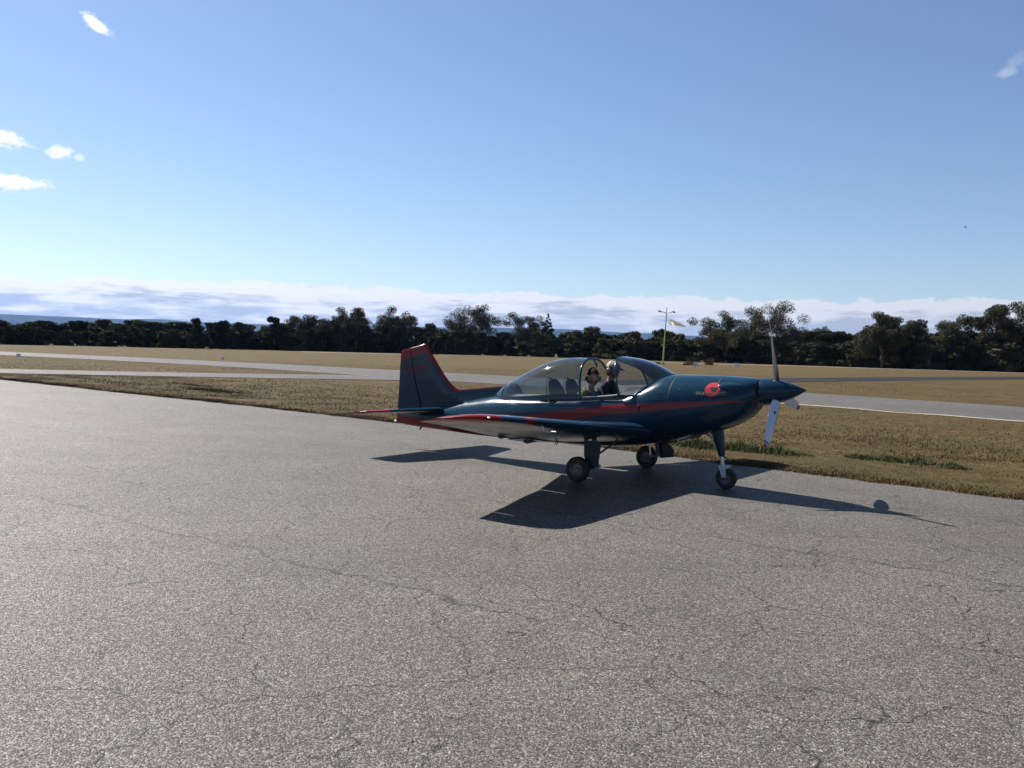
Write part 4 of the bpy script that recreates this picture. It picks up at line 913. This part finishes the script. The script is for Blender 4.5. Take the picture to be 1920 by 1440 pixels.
# ---- canopy, slid aft, and windscreen
CT = [(-2.14, .985), (-2.10, 1.025), (-2.036, 1.075), (-1.9, 1.165), (-1.746, 1.262), (-1.60, 1.345), (-1.46, 1.418), (-1.30, 1.495), (-1.135, 1.566), (-.97, 1.614), (-.815, 1.644), (-.66, 1.656), (-.544, 1.656), (-.44, 1.648)]
CX = [c[0] for c in CT]
def canopy_ring(x, n=25, grow=0.0):
    top = hermite(CX, [c[1] for c in CT], x) + grow; hw = hermite([-2.14, -2.0, -1.75, -1.4, -1.0, -.44], [.05, .19, .33, .435, .48, .50], x) + grow; base = hull_top(x, 0) - .03 if x < -1.75 else hermite([-1.75, -1.4, -1.0, -.44], [1.0, 1.0, 1.03, 1.085], x)
    base = min(base, hermite([-2.14, -1.75, -1.4, -1.0, -.44], [.94, .98, .99, 1.025, 1.08], x)); r_ = []
    for a in np.linspace(0, math.pi, n):
        c, s = math.cos(a), math.sin(a); lean = (x + 2.14) / 1.7; r_.append((x + .10 * lean * (1 - s) , -hw * math.copysign(abs(c) ** .80, c), base + (top - base) * s ** .86))
    return r_
cxs = list(np.linspace(-1.86, -.44, 30)); m = MB(); m.grid([canopy_ring(x) for x in cxs]); cg = m.build('canopy_glass', 'canopy_glass', plane, True)
tag(cg, 'clear blown canopy slid back')
m = MB(); rws = [canopy_ring(x, 25, .006) for x in np.linspace(-2.14, -1.84, 10)]; m.grid(rws)
m.build('canopy_fairing', 'paint_blue', cg)
# lower frame that follows the sill, front bow
m = MB(); fr1 = [canopy_ring(x, 25, .008) for x in np.linspace(-1.86, -.44, 30)]
for sgn in (0, -1):
    pts = [r_[0 if sgn == 0 else -1] for r_ in fr1]; nx_ = [tuple(Vector(r_[0 if sgn == 0 else -1]).lerp(Vector(r_[2 if sgn == 0 else -3]), .38)) for r_ in fr1]; m.grid([pts, nx_])
m.build('canopy_frame', 'paint_blue', cg)
bow = canopy_ring(-.44, 33, .004); m = MB(); m.tube(bow, .017, 10); m.build('canopy_bow', 'paint_blue', cg)
m = MB(); m.tube([(-.45, .05, 1.63), (-.40, .05, 1.57), (-.40, .05, 1.53)], [.010, .014, .010], 8); m.build('canopy_latch', 'black_trim', cg)
# sill rails
for s in (-1, 1):
    m = MB(); m.tube([(-.40, s * .485, 1.09), (.0, s * .485, 1.135), (.24, s * .485, 1.170)], .012, 8); m.build('canopy_rail', 'bare_metal', plane)
def ws_rear(a):
    c, s = math.cos(a), math.sin(a); return Vector((.25 - .19 * s ** 1.2, -.50 * math.copysign(abs(c) ** .78, c), 1.165 + .537 * s ** .82))
def ws_foot(a):
    y = -.50 * math.copysign(abs(math.cos(a)) ** .78, math.cos(a)); x = ws_front(y); return Vector((x, y * .985, max(hull_top(x, y * .985), 1.165) + .004))
m = MB(); rws = []; wsn = 33
for t_ in np.linspace(0, 1, 14):
    r_ = []
    for a in np.linspace(0, math.pi, wsn):
        p, q = ws_rear(a), ws_foot(a); v = p.lerp(q, t_); bl = math.sin(math.pi * t_) * .05 * math.sin(a) ** .6; r_.append(v + Vector((bl * .45, 0, bl)))
    rws.append(r_)
m.grid(rws); wsc = m.build('windscreen', 'canopy_glass', plane)
m = MB(); m.tube([ws_rear(a) for a in np.linspace(0, math.pi, wsn)], .011, 10); m.build('windscreen_bow', 'paint_blue', wsc)
m = MB(); m.tube([ws_foot(a) + Vector((.0, 0, -.002)) for a in np.linspace(.02, math.pi - .02, wsn)], .011, 8); m.build('windscreen_base', 'paint_blue', wsc)
# extra dark blue layer imitating the sky mirrored in the windscreen top
m = MB(); m.grid([[p + Vector((0, 0, .004)) for p in r_[10:23]] for r_ in rws]); m.build('sky_sheen_top', 'sky_sheen_glass', wsc)

# ---- undercarriage
def wheel(loc, r, w, parent):
    e = empty('wheel', loc); e.parent = parent
    m = MB(); m.lathe_y((0, 0, 0), [(r * .52, -w * .40), (r * .60, -w * .48), (r * .80, -w * .5), (r * .93, -w * .42), (r, -w * .2), (r, w * .2), (r * .93, w * .42), (r * .80, w * .5), (r * .60, w * .48), (r * .52, w * .40)], 32); m.build('tyre', 'tyre_rubber', e)
    m = MB(); m.lathe_y((0, 0, 0), [(.008, -w * .30), (r * .18, -w * .34), (r * .22, -w * .22), (r * .42, -w * .20), (r * .50, -w * .40), (r * .545, -w * .44), (r * .53, 0), (r * .545, w * .44), (r * .50, w * .40), (r * .42, w * .20), (r * .22, w * .22), (r * .18, w * .34), (.008, w * .30)], 28); m.build('rim', 'grey_paint', e)
    return e
for s in (-1, 1):
    Yw = s * 1.088; Yl = s * .985
    lg = empty('main_gear', (0, 0, 0)); lg.parent = plane
    m = MB(); m.tube([(.16, Yl, .66), (.20, Yl, .42), (.235, Yl, .235)], [.036, .032, .028], 12); m.build('gear_leg', 'paint_blue', lg)
    m = MB(); m.tube([(.245, Yl, .225), (.12, Yl, .195), (.0, Yl, .17)], [.026, .024, .024], 10); m.tube([(0, Yl - s * .02, .17), (0, Yw + s * .03, .17)], .018, 10); m.tube([(.245, Yl - .045, .225), (.245, Yl + .045, .225)], .026, 10); m.build('trailing_arm', 'grey_paint', lg)
    m = MB(); m.tube([(.06, Yl, .56), (.085, Yl, .36)], .024, 10); m.tube([(.085, Yl, .37), (.11, Yl, .20)], .014, 10); m.build('oleo_strut', 'bare_metal', lg)
    m = MB(); yd = Yl + s * (.035 if s < 0 else .045)
    if s < 0: dp = [(.045, .56), (.30, .56), (.285, .36), (.262, .215), (.10, .205), (.055, .36)]
    else: dp = [(.15, .52), (.40, .52), (.375, .41), (.458, .33), (.455, .214), (.248, .178), (.19, .30)]
    m.plate([(x, yd, z) for x, z in dp], (0, s * .014, 0)); m.build('gear_door', 'paint_blue', lg, False)
    m = MB(); m.tube([(.26, Yl, .40), (.36, Yl * .9, .50), (.44, Yl * .82, .60)], [.013, .013, .013], 8); m.build('drag_brace', 'blade_dark', lg)
    wheel((0, Yw, .168), .17, .125, lg)
ng = empty('nose_gear', (0, 0, 0)); ng.parent = plane
m = MB(); rws = []
for z, x, rx, ry in ((.84, 1.50, .092, .070), (.70, 1.525, .084, .064), (.56, 1.56, .066, .052), (.46, 1.585, .048, .042), (.425, 1.592, .040, .036)): rws.append([(x + rx * math.cos(a), ry * math.sin(a), z) for a in np.linspace(0, 6.283185, 18, endpoint=False)])
m.grid(rws, True, 0, True); m.build('gear_leg', 'paint_blue', ng)
m = MB(); m.tube([(1.588, 0, .45), (1.612, 0, .30)], .025, 12); m.tube([(1.588, 0, .435), (1.594, 0, .40)], .036, 12); m.build('oleo_strut', 'bare_metal', ng)
m = MB(); m.tube([(1.62, 0, .43), (1.705, 0, .375)], .009, 8); m.tube([(1.705, 0, .375), (1.655, 0, .315)], .009, 8); m.tube([(1.705, -.025, .375), (1.705, .025, .375)], .011, 8); m.build('torque_link', 'black_trim', ng)
m = MB(); m.tube([(1.30, 0, .74), (1.42, 0, .68), (1.545, 0, .535)], [.016, .014, .013], 8); m.build('drag_brace', 'bare_metal', ng)
m = MB(); m.box((1.632, 0, .292), (.115, .155, .035))
for s in (-1, 1): m.plate([(1.578, s * .070, .305), (1.672, s * .070, .305), (1.694, s * .070, .145), (1.680, s * .070, .120), (1.655, s * .070, .120), (1.638, s * .070, .15)], (0, s * .014, 0))
fk = m.build('fork', 'fork_paint', ng, False)
m = MB(); m.tube([(1.668, -.095, .14), (1.668, .095, .14)], .022, 12); m.build('axle', 'black_trim', ng)
wheel((1.668, 0, .141), .142, .105, ng)
# belly drain and aerials
m = MB(); m.plate([(-1.75, -.006, 1.02), (-1.60, -.006, 1.05), (-1.66, -.006, 1.10), (-1.70, -.006, 1.10)], (0, .012, 0)); m.build('aerial', 'black_trim', plane, False)

# ------------------------------------------------------------------ the two people
def capsule(bm_, p, q, r0, r1, n=14):
    p, q = Vector(p), Vector(q); d = (q - p); L_ = d.length; d.normalize(); u = d.orthogonal().normalized(); w = d.cross(u); rings = []
    for k in range(5): t_ = -math.pi / 2 + math.pi / 2 * k / 5; rings.append((p + d * r0 * math.sin(t_), r0 * math.cos(t_)))
    rings += [(p, r0), (p.lerp(q, .5), (r0 + r1) / 2), (q, r1)]
    for k in range(1, 6): t_ = math.pi / 2 * k / 5; rings.append((q + d * r1 * math.sin(t_), r1 * math.cos(t_) + 1e-4))
    vv = [[bm_.verts.new(c + (u * math.cos(a) + w * math.sin(a)) * max(r, 1e-4)) for a in np.linspace(0, 6.283185, n, endpoint=False)] for c, r in rings]
    for a, b in zip(vv[:-1], vv[1:]):
        for j in range(n): bm_.faces.new((a[j], a[(j + 1) % n], b[(j + 1) % n], b[j]))
    bm_.faces.new(vv[0][::-1]); bm_.faces.new(vv[-1])
def head_mesh(turn, pitch_, c):
    """head with brow, nose, mouth, chin and ears; returns verts, faces, material ids (0 skin, 3 eyes white, 4 iris, 5 lips)"""
    v, f, mi_ = [], [], []; n, k = 32, 24
    for i in range(k + 1):
        ph = -math.pi / 2 + math.pi * i / k
        for j in range(n):
            a = 2 * math.pi * j / n; x, y, z = math.cos(ph) * math.cos(a), math.cos(ph) * math.sin(a), math.sin(ph)
            px_, py_, pz_ = x * .097, y * .076, z * .120
            if z < -.1: s = 1 + (z + .1) * .38; py_ *= s; px_ = px_ * (1 + (z + .1) * .16) + (.012 * -z if x > 0 else .02 * z * -x)
            if x > 0:
                px_ += .026 * math.exp(-((y / .17) ** 2) - ((z + .12) / .16) ** 2) + .010 * math.exp(-((y / .14) ** 2) - ((z - .08) / .2) ** 2)   # nose
                px_ += .006 * math.exp(-((z - .22) / .1) ** 2)                                                                                       # brow
                px_ -= .010 * math.exp(-(((abs(y) - .38) / .16) ** 2) - ((z - .06) / .1) ** 2)                                                       # eye sockets
                px_ += .005 * math.exp(-((y / .3) ** 2) - ((z + .47) / .07) ** 2) + .010 * math.exp(-((y / .25) ** 2) - ((z + .82) / .16) ** 2)       # lips, chin
            v.append(Vector((px_, py_, pz_)))
    for i in range(k):
        for j in range(n):
            q = (i * n + j, i * n + (j + 1) % n, (i + 1) * n + (j + 1) % n, (i + 1) * n + j); cc = sum((v[t_] for t_ in q), Vector()) / 4; f.append(q)
            mi_.append(5 if cc.x > .07 and abs(cc.y) < .026 and -.066 < cc.z < -.048 else 0)
    mb = MB()
    for s in (-1, 1):
        mb.ball((.076, s * .030, .008), (.011, .014, .009), 10, 3); mb.ball((.084, s * .030, .008), (.0045, .006, .006), 8, 4); mb.ball((-.005, s * .076, -.005), (.018, .010, .032), 10, 0)
    o = len(v); v += [Vector(p) for p in mb.v]; f += [tuple(i + o for i in q) for q in mb.f]; mi_ += mb.m
    rot = Matrix.Rotation(turn, 3, 'Z') @ Matrix.Rotation(-pitch_, 3, 'Y'); return [rot @ p + Vector(c) for p in v], f, mi_, rot
def hand_caps(bm_, wrist, dirv, side):
    wrist, d = Vector(wrist), Vector(dirv).normalized(); sd = d.cross(Vector((0, 0, 1))).normalized(); palm = wrist + d * .05; capsule(bm_, wrist, palm + d * .02, .027, .033, 10)
    for k, (off, L_) in enumerate(((-.028, .062), (-.009, .072), (.010, .068), (.028, .052))):
        b = palm + d * .035 + sd * off; mid = b + d * L_ * .5 + Vector((0, 0, -.006)); capsule(bm_, b, mid, .0098, .009, 8); capsule(bm_, mid, mid + d * L_ * .35 + Vector((0, 0, -.028)), .009, .0078, 8)
    tb = wrist + d * .03 + sd * side * .028; capsule(bm_, tb, tb + d * .035 + sd * side * .03, .011, .010, 8); capsule(bm_, tb + d * .035 + sd * side * .03, tb + d * .062 + sd * side * .03, .010, .008, 8)
def person(loc, label, head_c, turn, pitch_, cloth, shirt, sc, hair_kind):
    """seated figure: loc is the hip point on the seat in aircraft coordinates; all points local to it"""
    bm_ = bmesh.new(); hips = Vector((0, 0, .09)); neck = Vector(head_c) + Vector((-.035, 0, -.15)); chest = hips.lerp(neck, .62) + Vector((-.01, 0, 0)); sh = neck + Vector((-.02, 0, -.085)) * sc
    capsule(bm_, hips + Vector((0, -.08, 0)), hips + Vector((0, .08, 0)), .115 * sc, .115 * sc)
    capsule(bm_, hips + Vector((0, -.05, .02)), chest + Vector((0, -.07, 0)), .115 * sc, .115 * sc); capsule(bm_, hips + Vector((0, .05, .02)), chest + Vector((0, .07, 0)), .115 * sc, .115 * sc)
    capsule(bm_, chest, sh + Vector((0, 0, -.03)), .13 * sc, .10 * sc); capsule(bm_, sh + Vector((0, -.13, 0)) * 1, sh + Vector((0, .13, 0)), .068 * sc, .068 * sc); capsule(bm_, sh + Vector((0, 0, .0)), neck + Vector((.01, 0, .06)), .070 * sc, .052)
    for s in (-1, 1):
        shd = sh + Vector((0, s * .165 * sc, -.02)); el = shd + Vector((.10, s * .045, -.245)) * sc; wr = el + Vector((.225, -s * .07, .03)) * sc
        capsule(bm_, shd, el, .058 * sc, .046 * sc); capsule(bm_, el, wr, .045 * sc, .030 * sc); hand_caps(bm_, wr, (1, -s * .25, -.12), -s)
        kn = hips + Vector((.42, s * .13, .05)) * sc; capsule(bm_, hips + Vector((0, s * .08, 0)), kn, .088 * sc, .066 * sc); capsule(bm_, kn, kn + Vector((.20, 0, -.20)), .064 * sc, .045 * sc); capsule(bm_, kn + Vector((.20, 0, -.20)), kn + Vector((.29, 0, -.20)), .045 * sc, .036 * sc)
    me = bpy.data.meshes.new('tmp'); bm_.to_mesh(me); bm_.free(); to = bpy.data.objects.new('tmp', me); col.objects.link(to)
    rm = to.modifiers.new('r', 'REMESH'); rm.mode = 'VOXEL'; rm.voxel_size = .011; sm = to.modifiers.new('s', 'SMOOTH'); sm.iterations = 4; sm.factor = .5
    dg = bpy.context.evaluated_depsgraph_get(); me2 = bpy.data.meshes.new_from_object(to.evaluated_get(dg)); bpy.data.objects.remove(to)
    bv = [v.co.copy() for v in me2.vertices]; bf = [tuple(p.vertices) for p in me2.polygons]; bi = []
    wrists = [sh + Vector((0, s * .165 * sc, -.02)) + Vector((.325, -s * .025, -.215)) * sc for s in (-1, 1)]
    for p in me2.polygons:
        c = p.center; skin = c.z > neck.z - .005 or any((c - w_).length < .14 and c.x > w_.x - .005 for w_ in wrists); front = abs(c.y) < .07 and c.x > chest.x + .06 and c.z > chest.z - .12; bi.append(0 if skin else (2 if front else 1))
    hv_, hf_, hi_, rot = head_mesh(turn, pitch_, head_c); o = len(bv)
    body = mesh_obj('person', bv + hv_, bf + [tuple(i + o for i in q) for q in hf_], ['skin', cloth, shirt, 'eye_white', 'eye_dark', 'lips'], None, True, bi + hi_)
    body.matrix_world = plane.matrix_basis @ Matrix.Translation(loc); tag(body, label, 'person')
    hc = Vector(head_c); T = lambda p: rot @ Vector(p) + hc
    # hair
    m = MB(); n, k = 28, 16; rws = []
    for i in range(k + 1):
        ph = math.pi / 2 - (math.pi * .78) * i / k; r_ = []
        for j in range(n):
            a = 2 * math.pi * j / n; x, y, z = math.cos(ph) * math.cos(a), math.cos(ph) * math.sin(a), math.sin(ph); cut = .38 if x > .2 else (-.1 if x > -.25 else -.75)
            g = 1.10 + .04 * mnoise.noise(Vector((x * 6, y * 6, z * 6))); z2 = max(z, cut); r_.append(T((x * .100 * g - .004, y * .080 * g, z2 * .123 * g + .002)))
        rws.append(r_)
    m.grid(rws, True); m.build('hair', 'hair', body)
    # headset
    m = MB(); m.tube([T((-.01, -.098 * math.cos(a), .005 + .140 * math.sin(a))) for a in np.linspace(0, math.pi, 18)], .010, 8, 1 if hair_kind == 'cap' else 0)
    for s in (-1, 1):
        c = T((-.008, s * .094, -.008)); dy = rot @ Vector((0, s, 0)); m.tube([c - dy * .012, c + dy * .006], .043, 16, 1); m.tube([c + dy * .004, c + dy * .024, c + dy * .034], [.040, .038, .022], 16, 0 if hair_kind != 'cap' else 1)
    m.tube([T((.0, -.112, -.03)), T((.06, -.10, -.07)), T((.115, -.03, -.068))], .005, 6); m.ball(T((.115, -.022, -.066)), .014, 8); m.build('headset', ['headset_plastic', 'headset_gel'], body)
    if hair_kind == 'cap':
        m = MB(); rws = []
        for i in range(9):
            ph = math.pi / 2 * (1 - i / 8); rws.append([T((math.cos(ph) * math.cos(a) * .113 - .004, math.cos(ph) * math.sin(a) * .093, .045 + math.sin(ph) * .098)) for a in np.linspace(0, 6.283185, 28, endpoint=False)])
        m.grid(rws, True); cp = m.build('cap', 'beige_cloth', body)
        m = MB(); rw0, rw1 = [], []
        for a in np.linspace(-1.15, 1.15, 15): rw0.append(T((math.cos(a) * .108, math.sin(a) * .088, .050))); rw1.append(T((math.cos(a) * .112 + .085 * math.cos(a * .9), math.sin(a) * .090, .022 - .0 * abs(a))))
        m.grid([rw0, rw1, [p - Vector((0, 0, .006)) for p in rw1], [p - Vector((0, 0, .006)) for p in rw0]]); m.build('brim', 'brim_cloth', cp)
    else:
        m = MB()                                                    # hood lying on the shoulders
        rws = []
        for a in np.linspace(-2.5, 2.5, 21): c = neck + Vector((-.07 * math.cos(a), .125 * math.sin(a), -.02 - .03 * (1 - math.cos(a)))); rws.append([c + Vector((.035 * math.cos(b) * -math.cos(a), .035 * math.cos(b) * math.sin(a), .035 * math.sin(b))) for b in np.linspace(0, 6.283185, 10, endpoint=False)])
        m.grid(rws, True, 0, True); m.build('hood', 'beige_cloth' if cloth == 'beige' else 'olive_cloth', body)
    return body
person((-.52, -.25, .76), 'passenger in an olive jacket and dark headset sitting in the open cockpit', (.235, 0, .62), R(-28), R(4), 'olive_cloth', 'lilac_cloth', .90, 'bare')
person((-.48, .25, .77), 'pilot in a navy top, pale cap and headset behind the passenger', (.255, 0, .725), R(-12), R(-6), 'navy_cloth', 'navy_cloth', 1.0, 'cap')
